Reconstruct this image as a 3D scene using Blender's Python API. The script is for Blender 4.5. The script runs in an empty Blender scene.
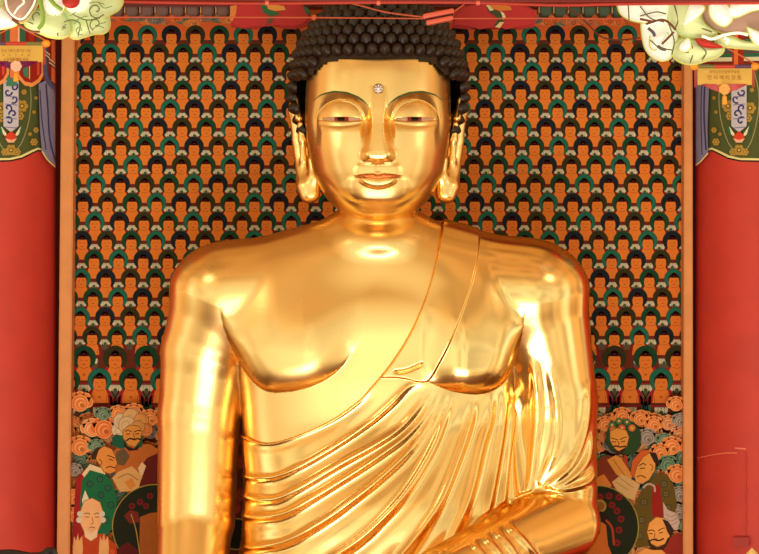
import bpy, bmesh, math, random
import numpy as np
from mathutils import Vector, Matrix
from mathutils.geometry import tessellate_polygon

random.seed(7)
rng = np.random.default_rng(7)
C = bpy.context.scene.collection
S = 0.005          # metres per photo pixel on the plane y = 0
D = 14.0           # camera distance to that plane
CX, CY = 379.5, 277.0
ZC = 1.385

def X(px, y=0.0): return (px - CX) * S * (D + y) / D
def Z(py, y=0.0): return ZC + (CY - py) * S * (D + y) / D
def P(px, py, y=0.0): return Vector((X(px, y), y, Z(py, y)))

def lin(c):
    return tuple(((v / 255) / 12.92 if v / 255 <= 0.04045 else ((v / 255 + 0.055) / 1.055) ** 2.4) for v in c)

# ------------------------------------------------------------------ materials
def mat(name, col, rough=0.6, metal=0.0, bump=0.0, bscale=30.0, var=0.0, emit=None, estr=0.0, spec=0.5, attr=False, trans=0.0):
    m = bpy.data.materials.new(name); m.use_nodes = True
    nt = m.node_tree; b = nt.nodes['Principled BSDF']
    b.inputs['Base Color'].default_value = (*col, 1); b.inputs['Roughness'].default_value = rough
    b.inputs['Metallic'].default_value = metal; b.inputs['Specular IOR Level'].default_value = spec
    if trans: b.inputs['Transmission Weight'].default_value = trans
    src = None
    if attr:
        a = nt.nodes.new('ShaderNodeAttribute'); a.attribute_name = 'paint'; src = a.outputs['Color']
        nt.links.new(src, b.inputs['Base Color'])
    if var or bump:
        tc = nt.nodes.new('ShaderNodeTexCoord'); n = nt.nodes.new('ShaderNodeTexNoise')
        n.inputs['Scale'].default_value = bscale; n.inputs['Detail'].default_value = 5
        nt.links.new(tc.outputs['Object'], n.inputs['Vector'])
    if var:
        mx = nt.nodes.new('ShaderNodeMix'); mx.data_type = 'RGBA'; mx.blend_type = 'MULTIPLY'
        r = nt.nodes.new('ShaderNodeMapRange'); r.inputs['From Min'].default_value = 0.3; r.inputs['From Max'].default_value = 0.7
        r.inputs['To Min'].default_value = 1 - var; r.inputs['To Max'].default_value = 1.0
        nt.links.new(n.outputs['Fac'], r.inputs['Value'])
        mx.inputs[0].default_value = 1.0
        if src: nt.links.new(src, mx.inputs[6])
        else: mx.inputs[6].default_value = (*col, 1)
        nt.links.new(r.outputs['Result'], mx.inputs[7]); nt.links.new(mx.outputs[2], b.inputs['Base Color'])
        src = mx.outputs[2]
    if bump:
        bp = nt.nodes.new('ShaderNodeBump'); bp.inputs['Strength'].default_value = bump; bp.inputs['Distance'].default_value = 0.01
        nt.links.new(n.outputs['Fac'], bp.inputs['Height']); nt.links.new(bp.outputs['Normal'], b.inputs['Normal'])
    if estr:
        b.inputs['Emission Strength'].default_value = estr
        if src: nt.links.new(src, b.inputs['Emission Color'])
        else: b.inputs['Emission Color'].default_value = (*(emit or col), 1)
    return m

# ------------------------------------------------------------------ object helpers
def link(name, me, m=None, parent=None, smooth=True):
    o = bpy.data.objects.new(name, me); C.objects.link(o)
    if m is not None:
        for q in (m if isinstance(m, (list, tuple)) else [m]): me.materials.append(q)
    if smooth and len(me.polygons): me.polygons.foreach_set('use_smooth', np.ones(len(me.polygons), dtype=bool))
    if parent is not None: o.parent = parent; o.matrix_parent_inverse = parent.matrix_world.inverted() if False else Matrix.Translation(-Vector(parent.location))
    return o

def from_np(name, v, f, m=None, parent=None, smooth=True):
    me = bpy.data.meshes.new(name)
    v = np.asarray(v, dtype=np.float32); f = np.asarray(f, dtype=np.int32)
    me.vertices.add(len(v)); me.vertices.foreach_set('co', v.ravel())
    n, k = f.shape
    me.loops.add(n * k); me.loops.foreach_set('vertex_index', f.ravel())
    me.polygons.add(n); me.polygons.foreach_set('loop_start', np.arange(n, dtype=np.int32) * k)
    me.update(calc_edges=True); me.validate()
    return link(name, me, m, parent, smooth)

def from_bm(name, bm, m=None, parent=None, smooth=True, sharp=None):
    me = bpy.data.meshes.new(name); bmesh.ops.recalc_face_normals(bm, faces=bm.faces[:]); bm.to_mesh(me); bm.free()
    o = link(name, me, m, parent, smooth)
    if smooth: me.set_sharp_from_angle(angle=math.radians(sharp or 40))
    return o

def tag(o, label, cat, group=None, kind=None):
    o['label'] = label; o['category'] = cat
    if group: o['group'] = group
    if kind: o['kind'] = kind
    return o

def empty(name, loc, label, cat, group=None, kind=None):
    o = bpy.data.objects.new(name, None); C.objects.link(o); o.location = loc; o.empty_display_size = 0.1
    return tag(o, label, cat, group, kind)

def bm_box(bm, x0, x1, y0, y1, z0, z1, bev=0.0):
    r = bmesh.ops.create_cube(bm, size=1.0)
    for v in r['verts']:
        v.co = Vector(((x0 + x1) / 2 + v.co.x * (x1 - x0), (y0 + y1) / 2 + v.co.y * (y1 - y0), (z0 + z1) / 2 + v.co.z * (z1 - z0)))
    if bev:
        es = list({e for v in r['verts'] for e in v.link_edges})
        bmesh.ops.bevel(bm, geom=es, offset=bev, segments=2, affect='EDGES', profile=0.5)

def bm_tube(bm, pts, r, seg=8, closed=False, cap=True):
    """round tube along points; r a number or one per point"""
    pts = [Vector(p) for p in pts]; n = len(pts)
    rs = r if isinstance(r, (list, tuple, np.ndarray)) else [r] * n
    rings = []
    prev = None
    for i, p in enumerate(pts):
        a = pts[(i - 1) % n] if (i > 0 or closed) else pts[i]
        b = pts[(i + 1) % n] if (i < n - 1 or closed) else pts[i]
        t = (b - a).normalized() if (b - a).length > 1e-9 else Vector((0, 0, 1))
        if prev is None:
            up = Vector((0, 0, 1)) if abs(t.z) < 0.9 else Vector((0, 1, 0))
            u = t.cross(up).normalized()
        else:
            u = (prev - t * prev.dot(t)).normalized()
        prev = u; w = t.cross(u)
        rings.append([bm.verts.new(p + (u * math.cos(2 * math.pi * k / seg) + w * math.sin(2 * math.pi * k / seg)) * rs[i]) for k in range(seg)])
    m = n if closed else n - 1
    for i in range(m):
        A, B = rings[i], rings[(i + 1) % n]
        for k in range(seg):
            bm.faces.new((A[k], A[(k + 1) % seg], B[(k + 1) % seg], B[k]))
    if cap and not closed:
        bm.faces.new(rings[0][::-1]); bm.faces.new(rings[-1])

def bm_ball(bm, c, r, sx=1, sy=1, sz=1, u=12, v=8):
    q = bmesh.ops.create_uvsphere(bm, u_segments=u, v_segments=v, radius=r)
    for x in q['verts']: x.co = Vector(c) + Vector((x.co.x * sx, x.co.y * sy, x.co.z * sz))

def smooth_line(pts, n=12):
    """Catmull-Rom through 2D/3D points"""
    p = np.array(pts, dtype=float); p = np.vstack([2 * p[0] - p[1], p, 2 * p[-1] - p[-2]])
    out = []
    for i in range(1, len(p) - 2):
        for t in np.linspace(0, 1, n, endpoint=False):
            a, b, c, d = p[i - 1], p[i], p[i + 1], p[i + 2]
            out.append(0.5 * (2 * b + (c - a) * t + (2 * a - 5 * b + 4 * c - d) * t * t + (3 * b - a - 3 * c + d) * t ** 3))
    out.append(p[-2]); return np.array(out)

# ------------------------------------------------------------------ numpy geometry: signed distance fields
def sstep(x): x = np.clip(x, 0, 1); return x * x * (3 - 2 * x)

def table(ks, vs, sm=6.0):
    """smoothed lookup table over photo rows"""
    g = np.arange(min(ks) - 60, max(ks) + 60, 0.5); r = np.interp(g, ks, vs)
    k = np.exp(-0.5 * (np.arange(-60, 61) * 0.5 / sm) ** 2); k /= k.sum()
    rp = np.pad(r, 60, mode='edge'); r = np.convolve(rp, k, mode='valid')
    return lambda q: np.interp(q, g, r)

def smin(a, b, k):
    h = np.maximum(k - np.abs(a - b), 0) / k
    return np.minimum(a, b) - h * h * k * 0.25
def smax(a, b, k): return -smin(-a, -b, k)

def rcone(p, a, b, ra, rb):
    a = np.asarray(a, float); b = np.asarray(b, float); ba = b - a
    t = np.clip(((p - a) @ ba) / (ba @ ba), 0, 1)
    return np.linalg.norm(p - a - t[:, None] * ba, axis=1) - (ra + (rb - ra) * t)

def ell(p, c, r, rot=0.0):
    q = p - np.asarray(c, float)
    if rot:
        cs, sn = math.cos(rot), math.sin(rot)
        q = np.stack([q[:, 0] * cs + q[:, 2] * sn, q[:, 1], -q[:, 0] * sn + q[:, 2] * cs], 1)
    r = np.asarray(r, float); k0 = np.linalg.norm(q / r, axis=1); k1 = np.linalg.norm(q / (r * r), axis=1)
    return k0 * (k0 - 1) / np.maximum(k1, 1e-6)

def surface_nets(fn, lo, hi, h):
    lo = np.array(lo, float); n = np.ceil((np.array(hi) - lo) / h).astype(int) + 1
    ax = [lo[i] + h * np.arange(n[i]) for i in range(3)]
    V = np.empty(n, dtype=np.float32)
    for i in range(n[0]):
        yy, zz = np.meshgrid(ax[1], ax[2], indexing='ij')
        V[i] = fn(np.stack([np.full(yy.size, ax[0][i]), yy.ravel(), zz.ravel()], 1)).reshape(n[1], n[2])
    ins = V < 0
    c = np.zeros(n - 1, dtype=np.int8)
    for dx in (0, 1):
        for dy in (0, 1):
            for dz in (0, 1):
                c += ins[dx:n[0] - 1 + dx, dy:n[1] - 1 + dy, dz:n[2] - 1 + dz]
    act = (c > 0) & (c < 8)
    idx = -np.ones(n - 1, dtype=np.int64); cells = np.argwhere(act); idx[act] = np.arange(len(cells))
    acc = np.zeros((len(cells), 3)); cnt = np.zeros(len(cells))
    offs = [(a, b, d) for a in (0, 1) for b in (0, 1) for d in (0, 1)]
    for o in offs:
        for k in range(3):
            if o[k] == 0:
                q = list(o); q[k] = 1
                i0 = cells + np.array(o); i1 = cells + np.array(q)
                a = V[i0[:, 0], i0[:, 1], i0[:, 2]]; b = V[i1[:, 0], i1[:, 1], i1[:, 2]]
                m = (a < 0) != (b < 0); t = np.where(m, a / np.where(m, a - b, 1), 0)
                pt = i0 + 0.0; pt[:, k] += t
                acc[m] += pt[m]; cnt[m] += 1
    verts = lo + h * acc / cnt[:, None]
    faces = []
    for k in range(3):
        u, w = (k + 1) % 3, (k + 2) % 3
        sl0 = [slice(None)] * 3; sl1 = [slice(None)] * 3
        sl0[k] = slice(0, n[k] - 1); sl1[k] = slice(1, n[k])
        cr = ins[tuple(sl0)] != ins[tuple(sl1)]
        e = np.argwhere(cr)
        e = e[(e[:, u] > 0) & (e[:, w] > 0) & (e[:, u] < n[u] - 1) & (e[:, w] < n[w] - 1)]
        def cell(du, dw):
            q = e.copy(); q[:, u] += du; q[:, w] += dw
            return idx[q[:, 0], q[:, 1], q[:, 2]]
        f = np.stack([cell(-1, -1), cell(0, -1), cell(0, 0), cell(-1, 0)], 1)
        flip = ~ins[e[:, 0], e[:, 1], e[:, 2]]
        f[flip] = f[flip][:, ::-1]
        faces.append(f)
    f = np.concatenate(faces); f = f[(f >= 0).all(1)]
    return verts, f

def subdiv(v, f, levels):
    me = bpy.data.meshes.new('tmp'); o = from_np('tmp', v, f)
    if levels:
        md = o.modifiers.new('s', 'SUBSURF'); md.levels = levels; md.subdivision_type = 'CATMULL_CLARK'
    dg = bpy.context.evaluated_depsgraph_get(); m2 = o.evaluated_get(dg).to_mesh()
    vv = np.empty(len(m2.vertices) * 3); m2.vertices.foreach_get('co', vv)
    ff = np.empty(len(m2.loops), dtype=np.int32); m2.loops.foreach_get('vertex_index', ff)
    o.evaluated_get(dg).to_mesh_clear(); m0 = o.data
    bpy.data.objects.remove(o); bpy.data.meshes.remove(m0); bpy.data.meshes.remove(me)
    return vv.reshape(-1, 3), ff.reshape(-1, 4)

def project(v, fn, it=4, e=0.0015, lim=0.03):
    v = v.copy()
    for _ in range(it):
        d = fn(v); g = np.stack([(fn(v + np.eye(3)[k] * e) - d) / e for k in range(3)], 1)
        st = g * (d / np.maximum((g * g).sum(1), 0.04))[:, None]
        L = np.linalg.norm(st, axis=1); st *= np.minimum(1, lim / np.maximum(L, 1e-9))[:, None]
        v -= st
    return v

def poly_dist(q, line):
    """distance and side (+ = right of the travel direction with y down) of 2D points to a polyline, and position along it 0..1"""
    best = np.full(len(q), 1e9); side = np.zeros(len(q)); along = np.zeros(len(q))
    L = np.concatenate([[0], np.cumsum(np.linalg.norm(np.diff(line, axis=0), axis=1))])
    for i in range(len(line) - 1):
        a, b = line[i], line[i + 1]; ba = b - a
        t = np.clip(((q - a) @ ba) / (ba @ ba), 0, 1)
        r = q - a - t[:, None] * ba; d = np.linalg.norm(r, axis=1)
        m = d < best; best[m] = d[m]
        cr = ba[0] * (q[:, 1] - a[1]) - ba[1] * (q[:, 0] - a[0])
        side[m] = np.sign(cr)[m]; along[m] = ((L[i] + t * (L[i + 1] - L[i])) / L[-1])[m]
    return best, side, along

def in_poly(q, poly):
    c = np.zeros(len(q), dtype=bool); n = len(poly)
    for i in range(n):
        (x0, y0), (x1, y1) = poly[i], poly[(i + 1) % n]
        if y0 == y1: continue
        m = ((y0 > q[:, 1]) != (y1 > q[:, 1])) & (q[:, 0] < (x1 - x0) * (q[:, 1] - y0) / (y1 - y0) + x0)
        c ^= m
    return c
# ================================================================== THE STATUE
def gold_mat(name, base, rough):
    m = mat(name, base, rough, 1.0)
    nt = m.node_tree; b = nt.nodes['Principled BSDF']
    tc = nt.nodes.new('ShaderNodeTexCoord'); n = nt.nodes.new('ShaderNodeTexNoise'); n.inputs['Scale'].default_value = 4.0; n.inputs['Detail'].default_value = 6
    nt.links.new(tc.outputs['Object'], n.inputs['Vector'])
    r = nt.nodes.new('ShaderNodeMapRange'); r.inputs['From Min'].default_value = .3; r.inputs['From Max'].default_value = .7
    r.inputs['To Min'].default_value = rough - .04; r.inputs['To Max'].default_value = rough + .05
    nt.links.new(n.outputs['Fac'], r.inputs['Value']); nt.links.new(r.outputs['Result'], b.inputs['Roughness'])
    b.inputs['Specular Tint'].default_value = (.72, .52, .24, 1)
    bp = nt.nodes.new('ShaderNodeBump'); bp.inputs['Strength'].default_value = .05; bp.inputs['Distance'].default_value = .02
    nt.links.new(n.outputs['Fac'], bp.inputs['Height']); nt.links.new(bp.outputs['Normal'], b.inputs['Normal'])
    return m
M_GOLD = gold_mat('gilded bronze', (1.0, 0.68, 0.28), 0.29)
M_ROBE = gold_mat('burnished gilded cloth', (1.0, 0.68, 0.28), 0.19)
M_HAIR = mat('dark brown lacquer', lin((38, 19, 11)), 0.40, 0, spec=0.45)

SX = 378.0
def sx(u, y=0.0): return X(SX + u, y)       # offset in photo pixels from the statue's axis
W_T = table([225, 240, 256, 280, 320, 360, 392, 432, 478, 549, 610, 680], [50, 66, 108, 140, 150, 145, 138, 135, 132, 134, 150, 170], 5)
F_T = table([225, 245, 262, 280, 298, 312, 325, 340, 355, 385, 405, 425, 470, 505, 530, 560, 620, 700], [.20, .226, .252, .284, .313, .326, .330, .328, .326, .325, .323, .323, .366, .404, .414, .416, .42, .45], 6)

def v_of(p):  # approximate photo row of a point (at the chest's depth)
    return CY - (p[:, 2] - ZC) / S / ((D - .3) / D)
def u_of(p):
    return p[:, 0] / S / ((D - .3) / D) + CX

def slab(p, c, r, rot, lean, n=2.35):
    """ellipsoid with a flatter face and a tighter rolled edge"""
    q = p - np.asarray(c, float)
    cs, sn = math.cos(rot), math.sin(rot)
    q = np.stack([q[:, 0] * cs + q[:, 2] * sn, q[:, 1], -q[:, 0] * sn + q[:, 2] * cs], 1)
    cs, sn = math.cos(lean), math.sin(lean)
    q = np.stack([q[:, 0], q[:, 1] * cs - q[:, 2] * sn, q[:, 1] * sn + q[:, 2] * cs], 1)
    k0 = (np.abs(q / np.asarray(r, float)) ** n).sum(1) ** (1 / n)
    return (k0 - 1) * min(r)

def arm_r(p):     # bare arm, on the photo's left
    up = rcone(p, (sx(-153), .0, Z(301)), (sx(-171), .03, Z(352)), .272, .230)
    up = smin(up, rcone(p, (sx(-171), .03, Z(352)), (sx(-179.5), .04, Z(415)), .230, .204), .02)
    up = smin(up, rcone(p, (sx(-179.5), .04, Z(415)), (sx(-182), .02, Z(520)), .204, .196), .02)
    el = (sx(-183), .0, Z(528)); wr = (sx(-186), -.47, Z(695))
    fo = rcone(p, el, wr, .186, .13)
    hand = ell(p, (sx(-186), -.56, Z(710)), (.14, .17, .08))
    fo = smin(fo, hand, .08)
    for i, (o, l) in enumerate(((-18, .25), (-6, .29), (6, .27), (18, .21))):
        a = np.array((sx(-186 + o), -.65, Z(711))); b = a + np.array((0, -.10, -.06)); c = b + np.array((0, -.03, -l * .6))
        fo = smin(fo, np.minimum(rcone(p, a, b, .036, .034), rcone(p, b, c, .034, .026)), .02)
    fo = smin(fo, np.minimum(rcone(p, (sx(-165), -.53, Z(704)), (sx(-158), -.63, Z(716)), .045, .036), rcone(p, (sx(-158), -.63, Z(716)), (sx(-160), -.69, Z(734)), .036, .028)), .02)
    return smin(up, fo, .012)

def fore_l(p):
    a = (sx(181), -.04, Z(522)); w = (sx(62), -.78, Z(575, -.78))
    return rcone(p, a, w, .194, .128)

def arm_l(p):     # robed arm, on the photo's right
    up = rcone(p, (sx(153), .0, Z(301)), (sx(175), .03, Z(400)), .274, .210)
    up = smin(up, rcone(p, (sx(175), .03, Z(400)), (sx(178), .0, Z(515)), .210, .195), .03)
    a = (sx(181), -.04, Z(522)); w = (sx(62), -.78, Z(575, -.78))
    fo = rcone(p, a, w, .194, .128)
    fo = smin(fo, rcone(p, w, (sx(18), -.80, Z(582, -.8)), .10, .09), .03)
    for i, (o, l) in enumerate(((-.09, .30), (-.03, .34), (.03, .33), (.09, .27))):
        q = np.array((sx(10), -.80 + o, Z(586, -.8))); r = q + np.array((-.16, 0, -.02)); t = r + np.array((-(l - .16), 0, .015))
        fo = smin(fo, np.minimum(rcone(p, q, r, .042, .038), rcone(p, r, t, .038, .028)), .02)
    fo = smin(fo, rcone(p, (sx(16), -.70, Z(582, -.7)), (sx(-10), -.62, Z(582, -.6)), .045, .032), .02)
    # cloth falling from the upper arm between chest and elbow
    sl = rcone(p, (sx(152), -.02, Z(335)), (sx(150), -.10, Z(560)), .03, .120)
    sl2 = rcone(p, (sx(140), .02, Z(345)), (sx(118), -.12, Z(590)), .03, .125)
    up = smin(up, sl, .05)
    up = smin(up, sl2, .05)
    return smin(up, fo, .02)

def torso(p):
    v = v_of(p)
    w = W_T(v) * S; f = F_T(v)
    x = np.abs(p[:, 0] - sx(0)); y = np.abs(p[:, 1])
    n = 2.5
    rho = ((x / w) ** n + (y / f) ** n) ** (1 / n)
    core = (rho - 1) * np.minimum(w, f)
    core = smax(core, p[:, 2] - Z(237), .10)
    core = smax(core, Z(720) - p[:, 2], .10)
    # shoulders slope
    sh = np.minimum(rcone(p, (sx(-150), .0, Z(302)), (sx(-4), -.0, Z(260)), .272, .26), rcone(p, (sx(150), .0, Z(302)), (sx(4), -.0, Z(260)), .272, .26))
    core = smin(core, sh, .08)
    # neck and its rings
    nk = rcone(p, (sx(0), -.02, Z(170)), (sx(0), -.03, Z(236)), .178, .195)
    r1 = ell(p, (sx(0), -.045, Z(221.5)), (.195, .190, .055))
    ty = p[:, 1] + .030; tz = p[:, 2] - Z(226.5); ca, sa = math.cos(.26), math.sin(.26)
    ya = ty * ca + tz * sa * -1; za = ty * sa * -1 * -1 * -1 + tz * ca
    r2 = np.sqrt((np.sqrt((p[:, 0] - sx(0)) ** 2 + ya ** 2 + 1e-9) - .186) ** 2 + za ** 2) - .046
    nk = smin(nk, r1, .02); nk = smin(nk, r2, .025)
    core = smin(core, nk, .08)
    return core - breast(p, v, core)

PEC = smooth_line([(26, 352), (35, 365), (50, 378), (70, 387), (92, 391.5), (112, 391.5), (127, 382), (140, 364), (151, 338), (158, 310), (160, 280)], 3)
PEC_R = smooth_line([(26, 368), (40, 378), (53, 382), (75, 389.5), (100, 392.5), (118, 388), (131, 375), (139, 354), (145, 326), (149, 300), (150, 280)], 3)
PEC_POLY = np.vstack([PEC, [(160, 230), (10, 230), (12, 330)]])
PEC_RPOLY = np.vstack([PEC_R, [(150, 230), (10, 230), (12, 350)]])
def breast(p, v, core):
    """the chest muscles: a broad slab with a rolled lower edge"""
    h = np.zeros(len(p)); m = (v < 396) & (v > 235) & (p[:, 1] < .05) & (np.abs(core) < .16)
    if not m.any(): return h
    u = np.abs(p[m, 0] - sx(0)) / S / ((D - .33) / D); q = np.stack([u, v[m]], 1)
    left = p[m, 0] < sx(0); sd = np.zeros(len(q))
    for sel, ln, pl in ((left, PEC, PEC_POLY), (~left, PEC_R, PEC_RPOLY)):
        if sel.any(): sd[sel] = np.where(in_poly(q[sel], pl), poly_dist(q[sel], ln)[0], 0)
    t = np.clip(sd / 25.0, 0, 1)
    H = .072 * sstep((v[m] - 258 - 44 * sstep((u - 100) / 45)) / (95 - 40 * sstep((u - 100) / 45))) * np.where(p[m, 0] < sx(0), sstep((u - 14) / 62), sstep((u - 40) / 50))
    h[m] = H * np.sqrt(np.clip(1 - (1 - t) ** 2, 0, 1)) * sstep((.05 - p[m, 1]) / .12)
    return h

def lap(p):
    d = rcone(p, (sx(-120), -.15, Z(705)), (sx(-255), -.75, Z(690)), .30, .22)
    d = np.minimum(d, rcone(p, (sx(120), -.15, Z(705)), (sx(255), -.75, Z(690)), .30, .22))
    d = np.minimum(d, rcone(p, (sx(-255), -.75, Z(690)), (sx(60), -.95, Z(690)), .22, .16))
    d = np.minimum(d, rcone(p, (sx(255), -.75, Z(690)), (sx(-60), -.90, Z(690)), .22, .16))
    d = np.minimum(d, ell(p, (sx(0), .0, Z(705)), (.95, .50, .32)))
    d = smin(d, ell(p, (sx(0), -.45, Z(705)), (1.0, .55, .26)), .1)
    return smax(d, Z(752) - p[:, 2], .05)

def base_sdf(p, ret=False):
    v = v_of(p)
    t = torso(p); a = arm_r(p); b = arm_l(p)
    k = .12 - .105 * sstep((v - 268) / 55)
    kl = .12 - .095 * sstep((v - 268) / 55)
    d = smin(t, a, k); d = smin(d, b, kl); d = smin(d, lap(p), .03)
    if ret: return d, t, a, b
    return d

# ---- the robe: where it lies and how it folds (lines in statue front elevation, photo rows and columns)
EDGE = smooth_line([(444, 195), (443, 216), (435.5, 259), (425.6, 295), (410, 331), (390, 363), (370, 387), (357, 401), (328, 421), (292, 437), (266, 443), (245, 437), (225, 428)], 6)
OUTER = smooth_line([(484, 200), (482, 224), (477, 267), (465, 307), (449.5, 347), (435.6, 373)], 6)
TONGUE = smooth_line([(435.6, 373), (428, 381), (418, 382.5), (406, 379.5), (394, 378), (378, 378)], 6)
FOLDS = [  # ridge lines and (height, half-width)
    ([(372, 384), (357, 400), (328, 420), (292, 436), (266, 442), (240, 436)], .016, 3.0),
    ([(430, 383), (410, 385), (391.7, 402.7), (370, 422), (342, 442), (302, 466), (273, 478), (240, 479)], .015, 3.0),
    ([(432, 386), (417, 408), (400, 428), (380, 442), (342, 463), (299, 489), (273, 500), (240, 498)], .018, 3.5),
    ([(438, 388), (424, 415), (406, 436), (380, 455), (349, 475.5), (313, 498), (281, 514.6), (240, 519)], .020, 3.6),
    ([(444, 389), (433, 415), (410, 449), (380, 478), (349, 502), (320, 522), (284, 541.7), (240, 551)], .022, 3.8),
    ([(452, 390), (444, 418), (431, 451), (406, 491), (380, 519), (357, 539), (325, 560)], .022, 4.0),
    ([(474, 394), (468, 425), (456.6, 459), (438.6, 502), (413, 538), (395, 560)], .022, 4.0),
    ([(492, 392), (488, 420), (480, 446), (467, 498), (449, 540), (440, 560)], .022, 4.0),
    ([(504, 384), (501, 426), (493, 473), (482, 527)], .022, 3.6),
    ([(514, 392), (513, 412), (509, 444), (498, 522)], .024, 3.6),
    ([(521, 385), (520, 408), (518, 444), (524, 506)], .024, 4.0),
    ([(533, 350), (540, 404), (538, 444), (529, 503)], .024, 4.0),
    ([(548, 360), (558, 410), (556, 450), (540, 488)], .012, 4.0),
    ([(590, 380), (586, 430), (571, 468), (546, 490)], .014, 3.5),
    ([(594, 430), (588, 462), (570, 482), (552, 491)], .014, 3.5),
    ([(598, 470), (590, 483), (575, 489), (556, 493)], .014, 3.0),
    ([(489, 526), (503, 538), (516, 556)], .009, 2.6),
    ([(501, 522), (518, 535), (534, 554)], .010, 2.6),
    ([(478, 530), (492, 543), (502, 558)], .008, 2.6),
    ([(466, 536), (478, 546), (486, 560)], .007, 2.4),
]
FOLDS = [(smooth_line(p, 5), h, w) for p, h, w in FOLDS]
GROOVES = [(smooth_line([(392, 371.5), (404, 371), (415, 367), (425, 362)], 6), .012, 1.6)]
BAND = np.vstack([EDGE[(EDGE[:, 1] < 380)], [(378, 378)], TONGUE[::-1], OUTER[::-1]])
EDGE_POLY = np.vstack([EDGE, [(200, 428), (200, 900), (900, 900), (900, 150), (444, 150)]])

def robe_depth(p):
    """how far the cloth stands proud of the body; negative where there is no cloth"""
    q = np.stack([u_of(p), v_of(p)], 1)
    ed, _, _ = poly_dist(q, EDGE); ins = in_poly(q, EDGE_POLY)
    sd = np.where(ins, ed, -ed)
    d, t, a, b = base_sdf(p, True)
    armside = (t - a)                               # >0 nearer the bare arm
    sd = np.minimum(sd, np.where(q[:, 0] < 330, -(armside) / S + 1.0, 50))
    th = np.interp(sd, [-1.0, 0.0, 2.2], [-.012, -.002, .012])
    front = sstep((-p[:, 1] + .05) / .12)
    extra = np.zeros(len(p))
    bd, _, _ = poly_dist(q, np.vstack([BAND, BAND[:1]])); bi = in_poly(q, BAND)
    extra += np.where(bi, sstep(bd / 2.0), 0) * .014
    onf = sstep((b - fore_l(p) + .03) / .02) * sstep((.05 - np.abs(fore_l(p))) / .02)
    onf = np.maximum(onf, sstep((-p[:, 1] - .46) / .04))
    for kf, (ln, h, w) in enumerate(FOLDS):
        lo = ln.min(0) - 16; hi = ln.max(0) + 16
        m = ((q > lo) & (q < hi)).all(1)
        if not m.any(): continue
        dd, side, al = poly_dist(q[m], ln)
        end = sstep(al / .20) * sstep((1 - al) / .06 + .25)
        s = dd * side
        # pleat: crisp roll with a shallow hollow on one flank
        prof = .86 * h * np.exp(-(dd / (1.0 * w)) ** 2) - .24 * h * np.exp(-((s + 2.3 * w) / (1.5 * w)) ** 2)
        extra[m] += prof * end * np.where(bi[m], 1 - sstep(bd[m] / 1.5), 1) * (onf[m] if kf >= len(FOLDS) - 4 else 1 - onf[m])
    for ln, h, w in GROOVES:
        dd, _, al = poly_dist(q, ln); extra -= h * np.exp(-(dd / w) ** 2) * sstep(al / .2) * sstep((1 - al) / .2)
    return th + extra * front * sstep(sd / 2.0), sd

def robe_sdf(p): return base_sdf(p) - robe_depth(p)[0]

GRID = .0200
def build_torso():
    lo = (-1.75, -1.50, Z(765)); hi = (1.75, .60, Z(180))
    v, f = surface_nets(base_sdf, lo, hi, GRID)
    v, f = subdiv(v, f, 2)
    body = project(v, base_sdf, 3)
    _, sd = robe_depth(body)
    keep = (sd > -2.6) & (body[:, 2] > Z(625)) & (body[:, 1] < .22)
    fk = keep[f].all(1); rf = f[fk]
    used = np.unique(rf); mp = -np.ones(len(v), dtype=np.int64); mp[used] = np.arange(len(used))
    q, rf2 = subdiv(body[used], mp[rf], 1); e = .004; d0 = base_sdf(q)
    g = np.stack([(base_sdf(q + np.eye(3)[k] * e) - d0) / e for k in range(3)], 1); g /= np.maximum(np.linalg.norm(g, axis=1), 1e-6)[:, None]
    rv = q + g * robe_depth(q)[0][:, None]
    return body, f, rv, rf2

# ---- the head
W_H = [(40, 60), (52, 69.5), (70, 73), (100, 74.5), (120, 74.3), (141, 72), (160, 68.5), (172, 65.5), (182, 61), (190, 57), (198, 51.5), (205, 44.5), (212, 34), (217, 23.5), (220, 13), (221.3, 2)]
D_H = [(40, .34), (52, .37), (70, .395), (100, .41), (141, .412), (172, .405), (190, .395), (200, .382), (207, .36), (213, .325), (217, .28), (220, .21), (221.3, .12)]
def tri(ks, vs): return lambda q: np.interp(q, ks, vs)
V_BROW = table([0, 3, 5.5, 7, 12.6, 20, 31, 44, 57, 64, 70, 78], [150, 135, 117, 110, 103, 97.5, 93, 91.4, 94, 98.5, 104, 112], .8)
V_LID = table([10, 15.4, 18, 22, 27.4, 40, 51.4, 57, 62], [124, 117.5, 111.5, 106.5, 103.2, 100.4, 104, 110, 118], 1.2)
def v_slit(u): return 119.4 + .9 * np.clip((36 - u) / 20, -1, 1) * .6
def v_mouth(u): return 177.9 - .05 * u + .0 - 1.2 * np.exp(-((u - 0) / 3.5) ** 2) * -0.6

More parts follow.
